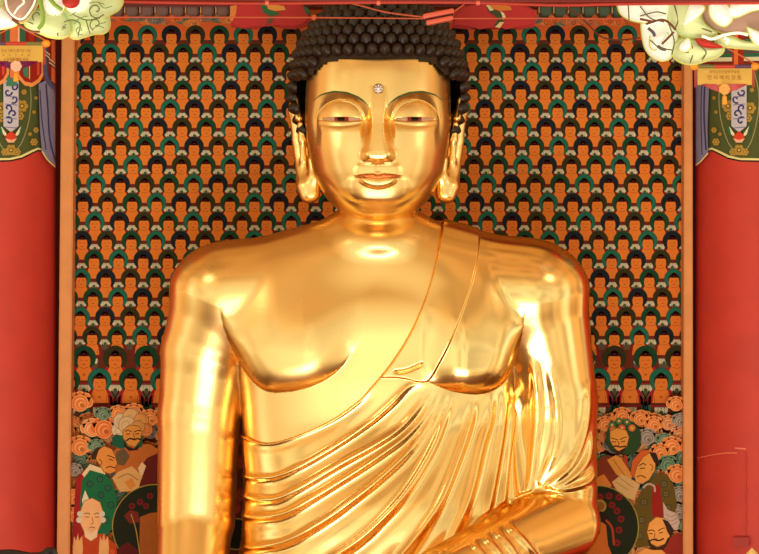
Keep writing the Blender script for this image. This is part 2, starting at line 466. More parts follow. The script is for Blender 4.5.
def features(u, v):
    """relief of the face, metres towards the viewer; u = |column - axis|, v = photo row"""
    vb = V_BROW(u); vl = np.maximum(V_LID(u), vb + 3.5)
    side = sstep((u - 4.5) / 6.5) * sstep((73 - u) / 20)
    rise = np.clip((v - vb) / (vl - vb), 0, 1) ** 1.1
    fall = 1 - sstep((v - 120) / 32)
    rec = -.042 * rise * side
    lid = np.sqrt(np.clip(1 - ((u - 37.5) / 24) ** 2 - ((v - 120) / 20.5) ** 2, 0, None)) * .036
    above = rec * fall + lid
    eyelat = sstep((25.5 - np.abs(u - 37.5)) / 7)
    under = -.013 * (1 - sstep((v - 120) / 13)) * side - .004 * np.exp(-((v - (126.2 - ((u - 37) / 22) ** 2 * 3.4)) / 1.6) ** 2)
    below = sstep((v - v_slit(u) - .2) / 1.6) * eyelat
    F = above * (1 - below) + under * below
    F -= .008 * np.exp(-((v - v_slit(u)) / 1.5) ** 2) * sstep((21.5 - np.abs(u - 37)) / 4)
    # nose
    N = tri([86, 104, 124, 140, 152, 156, 159.5, 162.5, 165.5], [0, .009, .022, .034, .0445, .0465, .042, .016, 0])(v)
    N = np.where(v < 150, N, N)
    a = tri([95, 110, 135, 150, 160], [5.4, 5.4, 5.8, 6.6, 7.2])(v); b = tri([95, 110, 122, 136, 150, 158, 166], [10, 10, 12, 15, 18, 19.5, 19])(v)
    F += N * (1 - sstep((u - a) / (b - a)))
    w = np.clip(1 - ((u - 14.0) / 6.6) ** 2 - ((v - 155) / 6.2) ** 2, 0, None); F += .011 * np.exp(-((u - 13.6) / 4.6) ** 2 - ((v - 154.5) / 4.2) ** 2)
    F -= .007 * np.exp(-((u - 9) / 3.6) ** 2 - ((v - 161.8) / 1.7) ** 2)
    # muzzle and chin stand proud in one flat boss, with philtrum
    bw = tri([160, 166, 174, 180, 188, 194, 200, 206], [17, 21, 24, 28, 30, 29, 25, 10])(v)
    F += .011 * sstep((bw - u) / 10 + .5) * sstep((v - 159) / 9) * sstep((208 - v) / 10)
    F -= .005 * np.exp(-(u / 2.6) ** 2) * sstep((v - 163) / 3) * sstep((174 - v) / 3)
    # lips
    vm = v_mouth(u)
    top = 174.0 + 1.2 * np.exp(-(u / 3.0) ** 2) + .045 * np.clip(u - 6, 0, None) ** 1.2
    tl = np.clip((v - top) / np.maximum(vm - top, .6), 0, 1)
    F += .018 * np.sqrt(tl) * sstep((24 - u) / 8) * (v < vm)
    bot = 189.8 - (u / 19.5) ** 2 * 7.5
    lo = np.clip((v - vm) / np.maximum(bot - vm, .8), 0, 1)
    F += .027 * np.sqrt(np.clip(np.sin(np.pi * np.clip(lo * .88 + .12, 0, 1)), 0, 1)) * sstep((20.5 - u) / 7) * ((v >= vm) & (v < bot))
    F -= .008 * np.exp(-((v - vm) / 1.0) ** 2) * sstep((25 - u) / 4)
    F -= .004 * np.exp(-((u - 25) / 2.6) ** 2 - ((v - 177) / 2.8) ** 2)
    # jaw roll
    arc = 208.5 - (u / 47) ** 2 * 23
    F -= .007 * np.exp(-((v - arc) / 3.5) ** 2) * sstep((58 - u) / 14)
    F += .008 * np.exp(-((u - 44) / 16) ** 2 - ((v - 152) / 18) ** 2)
    return F

_vs = np.array([a for a, b in W_H]); _ws = np.array([b for a, b in W_H]); _ds = np.interp(_vs, [a for a, b in D_H], [b for a, b in D_H])
_cur = smooth_line(np.stack([_vs, _ws, _ds * 200], 1), 40)
def w_at(v): return np.interp(v, _cur[:, 0], np.maximum(_cur[:, 1], .5))
def d_at(v): return np.interp(v, _cur[:, 0], np.maximum(_cur[:, 2] / 200, .02))
NH = 2.5
def face_y(col, row):
    """y of the face's front at photo column / row"""
    du = np.abs(np.asarray(col, float) - SX); row = np.asarray(row, float)
    w = w_at(row); d = d_at(row)
    base = -d * np.clip(1 - (np.minimum(du / w, .999)) ** NH, 0, None) ** (1 / NH)
    return base - features(du, row)
HY = -.06          # the head sits this far forward of the shoulders
def face_pt(col, row, off=0.0):
    y = float(face_y(np.array([col]), np.array([row]))[0]) - off + HY
    return Vector((X(col, -.42), y, Z(row, -.42)))

def build_head():
    # rows: dense in the face, equal steps along the profile at the chin
    cum = np.concatenate([[0], np.cumsum(np.linalg.norm(np.diff(_cur * np.array([1, 1, .6]), axis=0), axis=1))])
    nr = 430; tt = np.linspace(0, cum[-1], nr)
    rows = np.interp(tt, cum, _cur[:, 0])
    nf = 400; nb = 60
    # columns: front half by even steps in angle of the superellipse
    th = np.concatenate([np.linspace(-math.pi / 2, math.pi / 2, nf, endpoint=False), np.linspace(math.pi / 2, 3 * math.pi / 2, nb, endpoint=False)])
    V = np.zeros((nr, nf + nb, 3))
    W = np.interp(tt, cum, np.maximum(_cur[:, 1], .5)); Dp = np.interp(tt, cum, np.maximum(_cur[:, 2] / 200, .02))
    sn, cs = np.sin(th), np.cos(th)
    cx = np.sign(sn) * np.abs(sn) ** (2 / NH); cy = np.sign(cs) * np.abs(cs) ** (2 / NH)
    for i in range(nr):
        u = cx * W[i]
        y = -cy * Dp[i]
        fr = sstep(cs / .25)
        y = y - features(np.abs(u), np.full_like(u, rows[i])) * fr
        V[i, :, 0] = X(SX + u, -.42); V[i, :, 1] = y + HY; V[i, :, 2] = Z(rows[i], -.42)
    n = nf + nb
    ii, jj = np.meshgrid(np.arange(nr - 1), np.arange(n), indexing='ij')
    f = np.stack([ii * n + jj, (ii + 1) * n + jj, (ii + 1) * n + (jj + 1) % n, ii * n + (jj + 1) % n], -1).reshape(-1, 4)
    return V.reshape(-1, 3), f

def ear_sdf(s):
    def g(p):
        def q(u, v, y): return (sx(s * u, y), y, Z(v, y))
        def chain(pts, rs, k=.02):
            d = None
            for i in range(len(pts) - 1):
                e = rcone(p, q(*pts[i]), q(*pts[i + 1]), rs[i], rs[i + 1])
                d = e if d is None else smin(d, e, k)
            return d
        helix = chain([(79, 118, .0), (82.5, 99, .02), (84.8, 97, .05), (84.5, 112, .09), (80.5, 140, .10), (77.5, 165, .08), (75.5, 186, .05)], [.020, .016, .020, .024, .024, .022, .022])
        plate = chain([(78, 115, .10), (74, 150, .11), (70, 185, .07)], [.030, .038, .040], .05)
        anti = chain([(78, 122, .02), (75.5, 140, .03), (74.5, 160, .04), (72.0, 178, .04)], [.014, .017, .015, .015])
        lobe = chain([(75, 170, .06), (72, 186, .03), (69.5, 195, .02)], [.026, .040, .042], .03)
        inner = chain([(66, 160, .0), (63.5, 178, .0), (64, 194, .01)], [.020, .026, .030], .03)
        d = smin(smin(helix, plate, .025), anti, .012); d = smin(d, lobe, .03); d = smin(d, inner, .03)
        return d
    return g

def build_ear(s):
    fn = ear_sdf(s); xs = sorted((X(SX + s * 52), X(SX + s * 96)))
    v, f = surface_nets(fn, (xs[0], -.12, Z(208)), (xs[1], .24, Z(85)), .010)
    v, f = subdiv(v, f, 1)
    return project(v, fn, 3, .001, .01), f

statue = empty('buddha_statue', (sx(0), -.2, Z(752)), 'large gilded seated Buddha statue with dark curls and one bare shoulder', 'statue')
bv, bf, rv, rf = build_torso()
hv, hf = build_head()
parts = [(bv, bf), (hv, hf)] + [build_ear(s) for s in (-1, 1)]
off = 0; VV = []; FF = []
for v, f in parts: VV.append(v); FF.append(f + off); off += len(v)
body = from_np('body', np.vstack(VV), np.vstack(FF), M_GOLD, statue)
robe = from_np('robe', rv, rf, M_ROBE, statue); robe['label'] = 'gilded pleated robe draped over one shoulder'

# ---- eyes, brows, lips, brow jewel
M_EYE = mat('eye white paint', lin((236, 205, 180)), .35); M_IRIS = mat('red brown iris paint', lin((190, 62, 28)), .35)
M_PUP = mat('black pupil paint', lin((20, 10, 8)), .3); M_BROW = mat('green brow paint', lin((62, 92, 48)), .5)
M_LIP = gold_mat('reflection-tinted gilt', (1.0, .42, .15), .25)  # warm reflection on the lip put into the base colour
def patch(fn_in, c0, c1, r0, r1, off, step=.35):
    """grid patch lying on the face where fn_in(col,row) holds"""
    cs = np.arange(c0, c1 + step, step); rs = np.arange(r0, r1 + step, step)
    gc, gr = np.meshgrid(cs, rs, indexing='ij')
    return gc, gr, off
def strip_patch(name, cols, tops, bots, off, m, parent, n=7):
    bm = bmesh.new(); prev = None
    for c, t, b in zip(cols, tops, bots):
        col = [bm.verts.new(face_pt(c, t + (b - t) * k / (n - 1), off)) for k in range(n)]
        if prev:
            for k in range(n - 1): bm.faces.new((prev[k], col[k], col[k + 1], prev[k + 1]))
        prev = col
    bmesh.ops.solidify(bm, geom=bm.faces[:], thickness=-.0015)
    return from_bm(name, bm, m, parent)
for s in (-1, 1):
    u = np.linspace(17, 56, 40); e = np.clip(1 - ((u - 36.5) / 20.2) ** 2, 0, 1)
    eye = strip_patch('eye', SX + s * u, v_slit(u) - 2.2 * e ** .6, v_slit(u) + 2.0 * e ** .6, .0065, M_EYE, statue); eye['label'] = 'painted narrow eye, white with red brown iris'
    u = np.linspace(29.5, 43.5, 20); iris = strip_patch('iris', SX + s * u, v_slit(u) - 2.0 + 0 * u, v_slit(u) + 1.85 + 0 * u, .0085, M_IRIS, eye)
    u = np.linspace(33.4, 40.4, 14); strip_patch('pupil', SX + s * u, v_slit(u) - 1.95 + 0 * u, v_slit(u) + 1.7 + 0 * u, .0105, M_PUP, eye)
    bm = bmesh.new(); u = np.linspace(9, 66, 50); vb = V_BROW(u)
    bm_tube(bm, [face_pt(SX + s * a, b, -.0005) for a, b in zip(u, vb)], [.0042 * min(1, (a - 8) / 8, (67 - a) / 14) + .0004 for a in u], 6)
    br = from_bm('eyebrow', bm, M_BROW, statue); br['label'] = 'thin green painted eyebrow line'
bm = bmesh.new()
c = face_pt(378.5, 89.5, .004); bm_ball(bm, c, .026, 1, .5, 1, 20, 12)
urna = from_bm('urna_setting', bm, mat('dull silver setting', (.55, .45, .42), .3, 1), statue); urna['label'] = 'round crystal brow jewel in a silver setting'
bm = bmesh.new()
for k in range(8):
    a = k * math.pi / 4; bm_ball(bm, c + Vector((math.cos(a) * .017, -.009, math.sin(a) * .017)), .0055, 1, 1, 1, 8, 6)
bm_ball(bm, c + Vector((0, -.011, 0)), .011, 1, .8, 1, 10, 8)
from_bm('jewel', bm, mat('clear crystal', (.85, .8, .9), .08, .6), urna)
for nm, lo_ in (('upper_lip', 0), ('lower_lip', 1)):
    u = np.linspace(-22, 22, 70) if not lo_ else np.linspace(-18.5, 18.5, 60); au = np.abs(u)
    vm = v_mouth(au)
    if not lo_:
        t = 173.9 + 1.3 * np.exp(-(au / 3.2) ** 2) + .05 * np.clip(au - 6, 0, None) ** 1.2; b = vm + .2
        t = np.minimum(t, b - .3)
    else:
        t = vm + .3; b = np.maximum(188.8 - (au / 19.5) ** 2 * 7.5, t + .3)
    if not lo_:
        o = strip_patch(nm, SX + u, t, b, .0034, M_LIP, statue, 9); o['label'] = 'reflection-tinted gilt upper lip'

# ---- hair of snail curls
HC = (SX + .5, 86.0); HW, HH, HD = 85.5 * S, 93 * S, .455
bm = bmesh.new()
q = bmesh.ops.create_uvsphere(bm, u_segments=160, v_segments=120, radius=1.0)
HL_U = [0, 18, 32, 46, 56, 63, 69, 72.5, 74, 75, 80, 90]; HL_V = [58.5, 59, 60, 62, 66, 71.5, 80, 92, 106, 114, 119, 121]
def hair_ok(u, v, y, slack=0.0):
    """above the hairline in front, or on the sides and back of the skull"""
    if y > .02: return v < 150
    return v < np.interp(abs(u), HL_U, HL_V) + slack
def hair_pt(phi, el, r=1.0):
    x = HW * math.cos(el) * math.sin(phi) * r; y = -HD * math.cos(el) * math.cos(phi) * r; z = HH * math.sin(el) * r
    return Vector((X(HC[0], -.2) + x, y + HY + .03, Z(HC[1], -.2) + z))
dele = []
for vx in q['verts']:
    n = vx.co.copy(); el = math.asin(max(-1, min(1, n.z))); phi = math.atan2(n.x, -n.y)
    vx.co = hair_pt(phi, el, .985)
for fc in bm.faces[:]:
    c = fc.calc_center_median(); u = (c.x / S / ((D + c.y) / D) + CX) - SX; v = CY - (c.z - ZC) / S / ((D + c.y) / D)
    if not hair_ok(u, v, c.y, -1.5) or (c.y < -.08 and v > 76): dele.append(fc)
bmesh.ops.delete(bm, geom=dele, context='FACES')
hair = from_bm('hair', bm, M_HAIR, statue); hair['label'] = 'dark brown hair of tight snail curls'
def curl_mesh():
    bm = bmesh.new(); r = 1.0; prev = None; seg = 12
    prof = [(1.0, -.45), (1.04, -.1), (.98, .2), (.80, .52), (.70, .60), (.62, .74), (.38, .96), (.24, 1.06), (.0, 1.14)]
    for i, (a, h) in enumerate(prof):
        if a == 0: ring = [bm.verts.new((0, 0, h))]
        else: ring = [bm.verts.new((a * math.cos(2 * math.pi * k / seg), a * math.sin(2 * math.pi * k / seg), h + .05 * math.sin(2 * math.pi * k / seg))) for k in range(seg)]
        if prev:
            for k in range(seg):
                if len(ring) == 1: bm.faces.new((prev[k], prev[(k + 1) % seg], ring[0]))
                else: bm.faces.new((prev[k], prev[(k + 1) % seg], ring[(k + 1) % seg], ring[k]))
        prev = ring
    me = bpy.data.meshes.new('hair_curl'); bm.to_mesh(me); bm.free(); me.materials.append(M_HAIR)
    me.polygons.foreach_set('use_smooth', np.ones(len(me.polygons), dtype=bool)); return me
CURL = curl_mesh(); RC = .0315
spots = []
el = -.45; row = 0
while el < 1.45:
    R = math.cos(el); circ = 2 * math.pi * R * (HW + HD) / 2
    n = max(4, int(round(circ / .0625)))
    for k in range(n):
        phi = 2 * math.pi * (k + .5 * (row % 2)) / n
        if phi > math.pi: phi -= 2 * math.pi
        p = hair_pt(phi, el); u = (p.x / S / ((D + p.y) / D) + CX) - SX; v = CY - (p.z - ZC) / S / ((D + p.y) / D)
        if hair_ok(max(abs(u) - 6.0, 0), v + 5.5, p.y) and not (p.y <= .02 and abs(u) < 79 and v > 74) and not (p.y < -.10 and v > 78):
            nr = Vector(((p.x - X(HC[0], -.2)) / HW ** 2, (p.y - HY - .03) / HD ** 2, (p.z - Z(HC[1], -.2)) / HH ** 2)).normalized()
            spots.append((p, nr, v))
    el += .0535 / math.sqrt((HH * math.cos(el)) ** 2 + (HD * math.sin(el)) ** 2); row += 1
# the crown's knot above (ushnisha)
for j, (rr, zz) in enumerate(((.21, .02), (.19, .07), (.15, .115), (.09, .15), (.02, .165))):
    n = max(1, int(2 * math.pi * rr / .062))
    for k in range(n):
        a = 2 * math.pi * (k + .5 * (j % 2)) / n
        nr = Vector((math.sin(a) * rr, -math.cos(a) * rr, .06 + zz * .6)).normalized()
        spots.append((Vector((X(HC[0]) + math.sin(a) * rr, HY + .03 - math.cos(a) * rr, Z(HC[1], -.2) + HH + zz - .03)), nr, -20))
def vis(s):
    p, n, v = s
    return (v > 2) * max(0.0, -n.y)
spots.sort(key=vis, reverse=True)
bm = bmesh.new()
for i, (p, n, v) in enumerate(spots):
    rot = n.to_track_quat('Z', 'Y').to_matrix().to_4x4(); mt = Matrix.Translation(p) @ rot @ Matrix.Scale(RC, 4)
    if i < 100:
        o = bpy.data.objects.new('hair_curl', CURL); C.objects.link(o); o.parent = hair
        o.matrix_local = Matrix.Translation(-Vector(statue.location)) @ mt if False else mt
        o.matrix_parent_inverse = Matrix.Identity(4)
    else:
        tmp = bmesh.new(); tmp.from_mesh(CURL); tmp.transform(mt); me = bpy.data.meshes.new('t'); tmp.to_mesh(me); tmp.free(); bm.from_mesh(me); bpy.data.meshes.remove(me)
hc = from_bm('hair_curls', bm, M_HAIR, hair, sharp=80); hc['kind'] = 'stuff'
hc.matrix_parent_inverse = Matrix.Identity(4)
# ================================================================== THE PAINTED WALL
M_PAINT = mat('painted surface', (1, 1, 1), .75, attr=True, var=.10, bscale=18, spec=.2)
GAIN = (1.28, 1.46, 1.5)
class Painter:
    """flat painted shapes in photo columns / rows, laid in thin coats on a surface"""
    def __init__(self, place, step=.00007, clip=None):
        self.v = []; self.f = []; self.c = []; self.place = place; self.step = step; self.clip = clip; self.top = 0
    def poly(self, pts, col, layer=None):
        if layer is None: self.top += 1; layer = self.top
        else: self.top = max(self.top, layer)
        pts = [tuple(p) for p in pts]
        if self.clip: pts = self._clip(pts)
        if len(pts) < 3: return
        tris = tessellate_polygon([[Vector((a, b, 0)) for a, b in pts]])
        n = len(self.v); self.v += [self.place(a, b, layer * self.step) for a, b in pts]
        col = lin(col); 
        for t in tris:
            a, b, c = (pts[i] for i in t)
            ar = (b[0] - a[0]) * (c[1] - a[1]) - (b[1] - a[1]) * (c[0] - a[0])
            if abs(ar) < 1e-6: continue
            t = t if ar < 0 else (t[0], t[2], t[1])
            self.f.append([n + i for i in t]); self.c.append(tuple(min(1, q * g) for q, g in zip(col, GAIN)))
    def _clip(self, pts):
        x0, x1, y0, y1 = self.clip
        for ax, lim, keep in ((0, x0, 1), (0, x1, -1), (1, y0, 1), (1, y1, -1)):
            out = []
            for i in range(len(pts)):
                a, b = pts[i - 1], pts[i]; da = (a[ax] - lim) * keep; db = (b[ax] - lim) * keep
                if (da >= 0) != (db >= 0):
                    t = da / (da - db); out.append((a[0] + (b[0] - a[0]) * t, a[1] + (b[1] - a[1]) * t))
                if db >= 0: out.append(b)
            pts = out
            if len(pts) < 3: return []
        return pts
    def disc(self, x, y, r, col, layer=None, sy=1.0, n=18, a0=0, a1=2 * math.pi):
        self.poly([(x + r * math.cos(a0 + (a1 - a0) * k / n), y + r * sy * math.sin(a0 + (a1 - a0) * k / n)) for k in range(n + (0 if a1 - a0 > 6.28 else 1))], col, layer)
    def stroke(self, pts, w, col, layer=None, sm=4):
        p = smooth_line(pts, sm) if len(pts) > 2 and sm else np.array(pts, float)
        if layer is None: self.top += 1; layer = self.top
        t = np.gradient(p, axis=0); t /= np.maximum(np.linalg.norm(t, axis=1), 1e-9)[:, None]; nn = np.stack([-t[:, 1], t[:, 0]], 1)
        ww = np.full(len(p), w / 2.0)
        A = p + nn * ww[:, None]; B = p - nn * ww[:, None]
        for i in range(len(p) - 1): self.poly([A[i], A[i + 1], B[i + 1], B[i]], col, layer)
    def spiral(self, x, y, r, col, layer, turns=1.5, w=.8, a0=0.0, s=1):
        pts = [(x + r * (1 - t) * math.cos(a0 + s * turns * 2 * math.pi * t), y + r * (1 - t) * math.sin(a0 + s * turns * 2 * math.pi * t)) for t in np.linspace(0, .9, int(10 * turns) + 4)]
        self.stroke(pts, w, col, layer, 0)
    def build(self, name, m, parent):
        me = bpy.data.meshes.new(name); me.from_pydata([tuple(a) for a in self.v], [], self.f)
        ca = me.color_attributes.new('paint', 'FLOAT_COLOR', 'CORNER')
        arr = np.ones((len(self.f) * 3, 4), dtype=np.float32); arr[:, :3] = np.repeat(np.array(self.c, dtype=np.float32), 3, axis=0)
        ca.data.foreach_set('color', arr.ravel()); me.update()
        return link(name, me, m, parent, smooth=False)

YM = .86
mural = empty('mural_painting', (0, YM, -1.2), 'tall framed wall painting of countless haloed figures behind the golden statue', 'painting')
cv = Painter(lambda a, b, o: P(a, b, YM - o), step=.00002, clip=(63, 692, -60, 640))
GREENS = [(10, 58, 34), (22, 92, 74), (12, 24, 34), (44, 40, 14)]
DARK = (34, 12, 8); SKIN = (210, 108, 38); RED = (112, 24, 18); WHITE = (196, 176, 152)
cv.poly([(60, -80), (60, 660), (700, 660), (700, -80)], (92, 34, 18), 0)
# upper strip of clouds
cv.poly([(60, -80), (60, 40), (700, 40), (700, -80)], (205, 88, 40), 1)
for x in range(66, 700, 9):
    y = 20 + random.uniform(-3.5, 3.5); c = random.choice([(205, 112, 58), (214, 92, 44), (104, 104, 80), (190, 100, 64), (120, 104, 96)])
    cv.poly([(x + 9 * math.cos(a), y + 4.4 * math.sin(a)) for a in np.linspace(0, 6.28, 14, endpoint=False)], c, 2 + (x // 9) % 2 * 4)
    cv.spiral(x, y, 4.0, tuple(min(255, q + 34) for q in c), 3 + (x // 9) % 2 * 4, 1.3, .7, random.uniform(0, 6))
    cv.spiral(x + 3, y + 1, 2.6, tuple(int(q * .55) for q in c), 4 + (x // 9) % 2 * 4, 1.3, .7, random.uniform(0, 6))

def small_buddha(x, y, k, tone, L, big=False):
    """haloed seated figure; x, y the halo's centre, k its scale"""
    def q(pts): return [(x + a * k, y + b * k) for a, b in pts]
    # lotus seat
    cv.poly(q([(-6, 24), (-4, 21), (4, 21), (6, 24), (5.8, 30), (3.5, 33), (-3.5, 33), (-5.8, 30)]), (84, 66, 50), L)
    for a in (-3.9, -1.3, 1.3, 3.9): cv.poly(q([(a - 1.6, 22.5), (a + 1.6, 22.5), (a + 1.4, 26.5), (a, 28), (a - 1.4, 26.5)]), WHITE, L + 1)
    cv.disc(x, y + 26.8 * k, 1.8 * k, (60, 74, 48), L + 2, n=8)
    # robe at the sides
    cv.poly(q([(-4.5, 5.5), (-8.6, 9), (-10.5, 15), (-10.8, 22), (10.8, 22), (10.5, 15), (8.6, 9), (4.5, 5.5)]), RED if not big else (150, 22, 30), L + 1)
    if big:
        cv.poly(q([(-8, 12), (-14, 18), (-14.5, 26), (-9, 24)]), (146, 20, 34), L + 1); cv.poly(q([(8, 12), (14, 18), (14.5, 26), (9, 24)]), (140, 20, 32), L + 1)
        cv.poly(q([(-13, 22), (-9, 20), (-8, 27), (-14, 30)]), (40, 92, 72), L + 2); cv.poly(q([(13, 22), (9, 20), (8, 27), (14, 30)]), (34, 66, 48), L + 2)
        cv.stroke(q([(-9.5, 9), (-14, 17), (-14.6, 26)]), 1.0 * k, DARK, L + 2); cv.stroke(q([(9.5, 9), (14, 17), (14.6, 26)]), 1.0 * k, DARK, L + 2)
    # halo
    cv.disc(x, y, 9.9 * k, tuple(int(v * .55) + 18 for v in tone), L + 3, n=22); cv.disc(x, y, 9.3 * k, tone, L + 4, n=22)
    # hair, face, breast
    cv.disc(x, y + .8 * k, 6.1 * k, DARK, L + 5, n=16)
    cv.disc(x, y - 3.8 * k, 2.6 * k, DARK, L + 5, n=10)
    cv.disc(x, y - 2.9 * k, 1.5 * k, (112, 22, 16), L + 6, .35, n=8)
    cv.poly(q([(-5.2, 1.5), (-4.4, -1.0), (4.4, -1.0), (5.2, 1.5), (5.2, 4.8), (4.5, 7.4), (5.9, 9.8), (6.6, 13), (7.2, 20), (-7.2, 20), (-6.6, 13), (-5.9, 9.8), (-4.5, 7.4), (-5.2, 4.8)]), SKIN, L + 6)
    ln = (164, 76, 22)
    for s in (-1, 1):
        cv.stroke(q([(s * 1.0, 2.3), (s * 3.2, 2.2)]), .55 * k, ln, L + 7, 0)
        cv.stroke(q([(s * 7.0, 11.5), (s * 5.6, 14), (s * 5.4, 20)]), .6 * k, ln, L + 7, 0)
    cv.stroke(q([(-1.2, 5.6), (1.2, 5.6)]), .6 * k, (150, 40, 20), L + 7, 0)
    cv.stroke(q([(-3.4, 8.0), (0, 9.0), (3.4, 8.0)]), .5 * k, ln, L + 7, 0)
    cv.poly(q([(-8.4, 18.8), (8.4, 18.8), (8.4, 21.2), (-8.4, 21.2)]), (98, 26, 14), L + 7)
    if big: cv.disc(x, y + 14 * k, 1.2 * k, ln, L + 7, n=6)

L = 12; y = 35.0; r = 0
while y < 341:
    for c in range(-1, 28):
        x = 99.4 + 24.0 * c - (12.0 if r % 2 else 0)
        # the rows spread a little towards the foot
        xx = 300 + (x - 300) * (1 + (y - 35) * .00012)
        if 60 < xx < 697: small_buddha(xx, y, 1.0, GREENS[(c + 3 + (0, 1, 0, 1, 3, 0, 3, 0, 2, 3, 2, 3, 1, 2, 1, 2)[r % 16]) % 4], L)
    y += 18.45 + .05 * r; r += 1; L += 9
for j, yy in enumerate((357.5, 380.0)):
    for c in range(-1, 22):
        x = 84 + 31.2 * c + (15.6 if j else 0)
        if 60 < x < 700 and not (200 < x < 560): small_buddha(x, yy, 1.22, GREENS[(c * 2 + 1 + j) % 4] if c % 2 else GREENS[(c + j) % 2], L, True)
    L += 9
# clouds at the foot
cv.top = L
def cloud(x, y, r, col, l=None):
    cv.top += 9; l = cv.top - 8
    light = tuple(min(255, int(q * 1.0 + 38)) for q in col); dk = tuple(int(q * .84) for q in col)
    n = 5
    for k in range(n):
        a = math.pi + math.pi * k / (n - 1); cv.disc(x + r * .62 * math.cos(a), y + r * .42 * math.sin(a), r * .50, light, l, n=12); cv.disc(x + r * .62 * math.cos(a), y + r * .42 * math.sin(a), r * .42, col, l + 1, n=12)
    cv.disc(x, y + r * .1, r * .72, light, l + 2, n=16); cv.disc(x, y + r * .1, r * .64, col, l + 3, n=16)
    for q, (rr, c) in enumerate(((.50, light), (.41, col), (.27, light), (.19, dk))): cv.disc(x + r * .06 * q, y + r * (.13 + .05 * q), r * rr, c, l + 4 + q, n=14)
OR = (208, 108, 52); TE = (92, 104, 82); GR = (128, 108, 100); PK = (212, 122, 74)
for x0, x1 in ((64, 250), (515, 692)):
    for yy in np.arange(421, 650, 13):
        for xx in np.arange(x0, x1, 15):
            if random.random() < .97: cloud(xx + random.uniform(-4, 4) + (7 if int(yy) % 2 else 0), yy + random.uniform(-3, 3), random.uniform(8, 11), random.choice([OR, OR, PK, TE, GR, OR]))
for a in ((80, 402, 12, OR), (92, 428, 11, PK), (104, 428, 13, (205, 96, 44)), (80, 446, 12, OR), (96, 446, 8, TE), (118, 413, 9, OR), (134, 412, 10, OR), (150, 418, 10, OR), (103, 414, 8, TE), (74, 470, 8, GR), (73, 497, 9, OR), (74, 515, 9, OR),
          (605, 424, 9, OR), (622, 416, 10, OR), (640, 418, 9, OR), (654, 424, 9, OR), (647, 437, 10, GR), (664, 440, 8, TE), (672, 446, 11, OR), (660, 452, 10, OR), (668, 464, 10, (74, 96, 72)), (677, 474, 11, OR), (680, 420, 8, GR), (676, 404, 9, OR), (679, 494, 9, GR), (678, 512, 9, GR)): cloud(*a)

INK = (44, 20, 10)
def face(pts, col, eyes, mouth=None, w=.9, layer=None):
    cv.poly(pts, col); cv.stroke(pts + [pts[0]], .7, tuple(int(q * .55) for q in col), None, 0)
    for e in eyes: cv.stroke(e, w, INK)
    if mouth: cv.stroke(mouth, w, (120, 34, 20))
# --- left of the statue: dark halo with the seated guardian
def halo(x, y, r):
    cv.disc(x, y, r + 1.0, (150, 122, 54), n=48); cv.disc(x, y, r, (26, 28, 14), n=48)
# robes first
cv.poly([(112, 452), (124, 444), (150, 444), (162, 452), (166, 500), (118, 490)], (176, 88, 36))
cv.poly([(138, 470), (147, 458), (160, 452), (166, 500), (140, 488)], (92, 20, 20))
cv.poly([(116, 452), (124, 448), (130, 456), (124, 466), (116, 464)], (96, 72, 48))
cv.poly([(138, 468), (142, 462), (146, 466), (141, 480)], (214, 168, 128))
# turban
for x, yy, rr, c in ((118, 430, 7, (206, 170, 140)), (121, 421, 8, (206, 168, 136)), (131, 417, 9, (205, 150, 100)), (141, 421, 8, (204, 132, 72)), (146, 430, 7, (200, 110, 56)), (127, 425, 9, (204, 160, 120)), (138, 427, 7, (200, 130, 72))):
    cv.disc(x, yy, rr, tuple(int(q * .7) for q in c), n=14); cv.disc(x, yy, rr - .7, c, n=14); cv.spiral(x, yy, rr * .8, tuple(int(q * .75) for q in c), cv.top + 1, 1.2, .5, random.uniform(0, 6))
cv.poly([(112, 438), (116, 434), (123, 436), (128, 447), (120, 449), (112, 445)], (26, 78, 58)); cv.poly([(138, 432), (143, 436), (142, 447), (134, 449)], (26, 74, 56))
face([(123, 430), (130, 425), (139, 426), (142, 432), (140, 441), (135, 447), (128, 445), (123, 438)], (206, 128, 56), [[(125, 431.5), (128, 430), (131.5, 432)], [(134, 432), (138, 430.5), (141, 431)], [(126, 434), (130, 434)], [(135, 434), (139, 433.6)]])
cv.stroke([(133, 433), (134.5, 438), (132, 438.6)], .6, INK); cv.stroke([(126, 441), (130, 438.5), (134, 439.6), (138, 438.6), (141, 440)], 1.5, INK)
cv.poly([(124, 440), (127, 446), (134, 448.6), (139, 444.6), (138, 450), (129, 451), (124, 446)], (40, 24, 14))
# green-robed monk in profile
cv.poly([(76, 480), (84, 469), (88, 474), (84, 540), (72, 545), (74, 510)], (150, 26, 28))
cv.poly([(82, 474), (90, 464), (106, 470), (104, 480), (86, 480)], (214, 178, 140))
cv.poly([(82, 480), (90, 470), (104, 474), (112, 481), (117, 500), (116, 524), (106, 536), (84, 530), (80, 505)], (24, 92, 58))
for x, yy in ((90, 484), (100, 479), (108, 488), (88, 500), (101, 495), (111, 505), (97, 509), (106, 520), (88, 516)):
    cv.disc(x, yy, 3.6, (30, 62, 52), n=10); cv.disc(x, yy, 2.0, (52, 96, 74), n=8); cv.disc(x, yy, 1.0, (26, 48, 44), n=6)
cv.poly([(112, 478), (118, 472), (132, 466), (142, 476), (138, 490), (120, 492)], (204, 146, 92)); cv.stroke([(118, 478), (128, 474), (138, 480)], .7, (120, 60, 30)); cv.poly([(124, 482), (132, 478), (136, 486), (130, 490)], (200, 118, 54))
face([(95, 458), (97, 451), (104, 446), (112, 449), (115, 455), (117.5, 464), (115, 467), (116, 471), (110, 474), (104, 472), (100, 466)], (212, 126, 58), [[(107, 455.5), (111, 456.5), (115, 458.5)], [(109, 459), (113, 460.5)], [(106, 468), (110, 466.5), (115, 468)]])
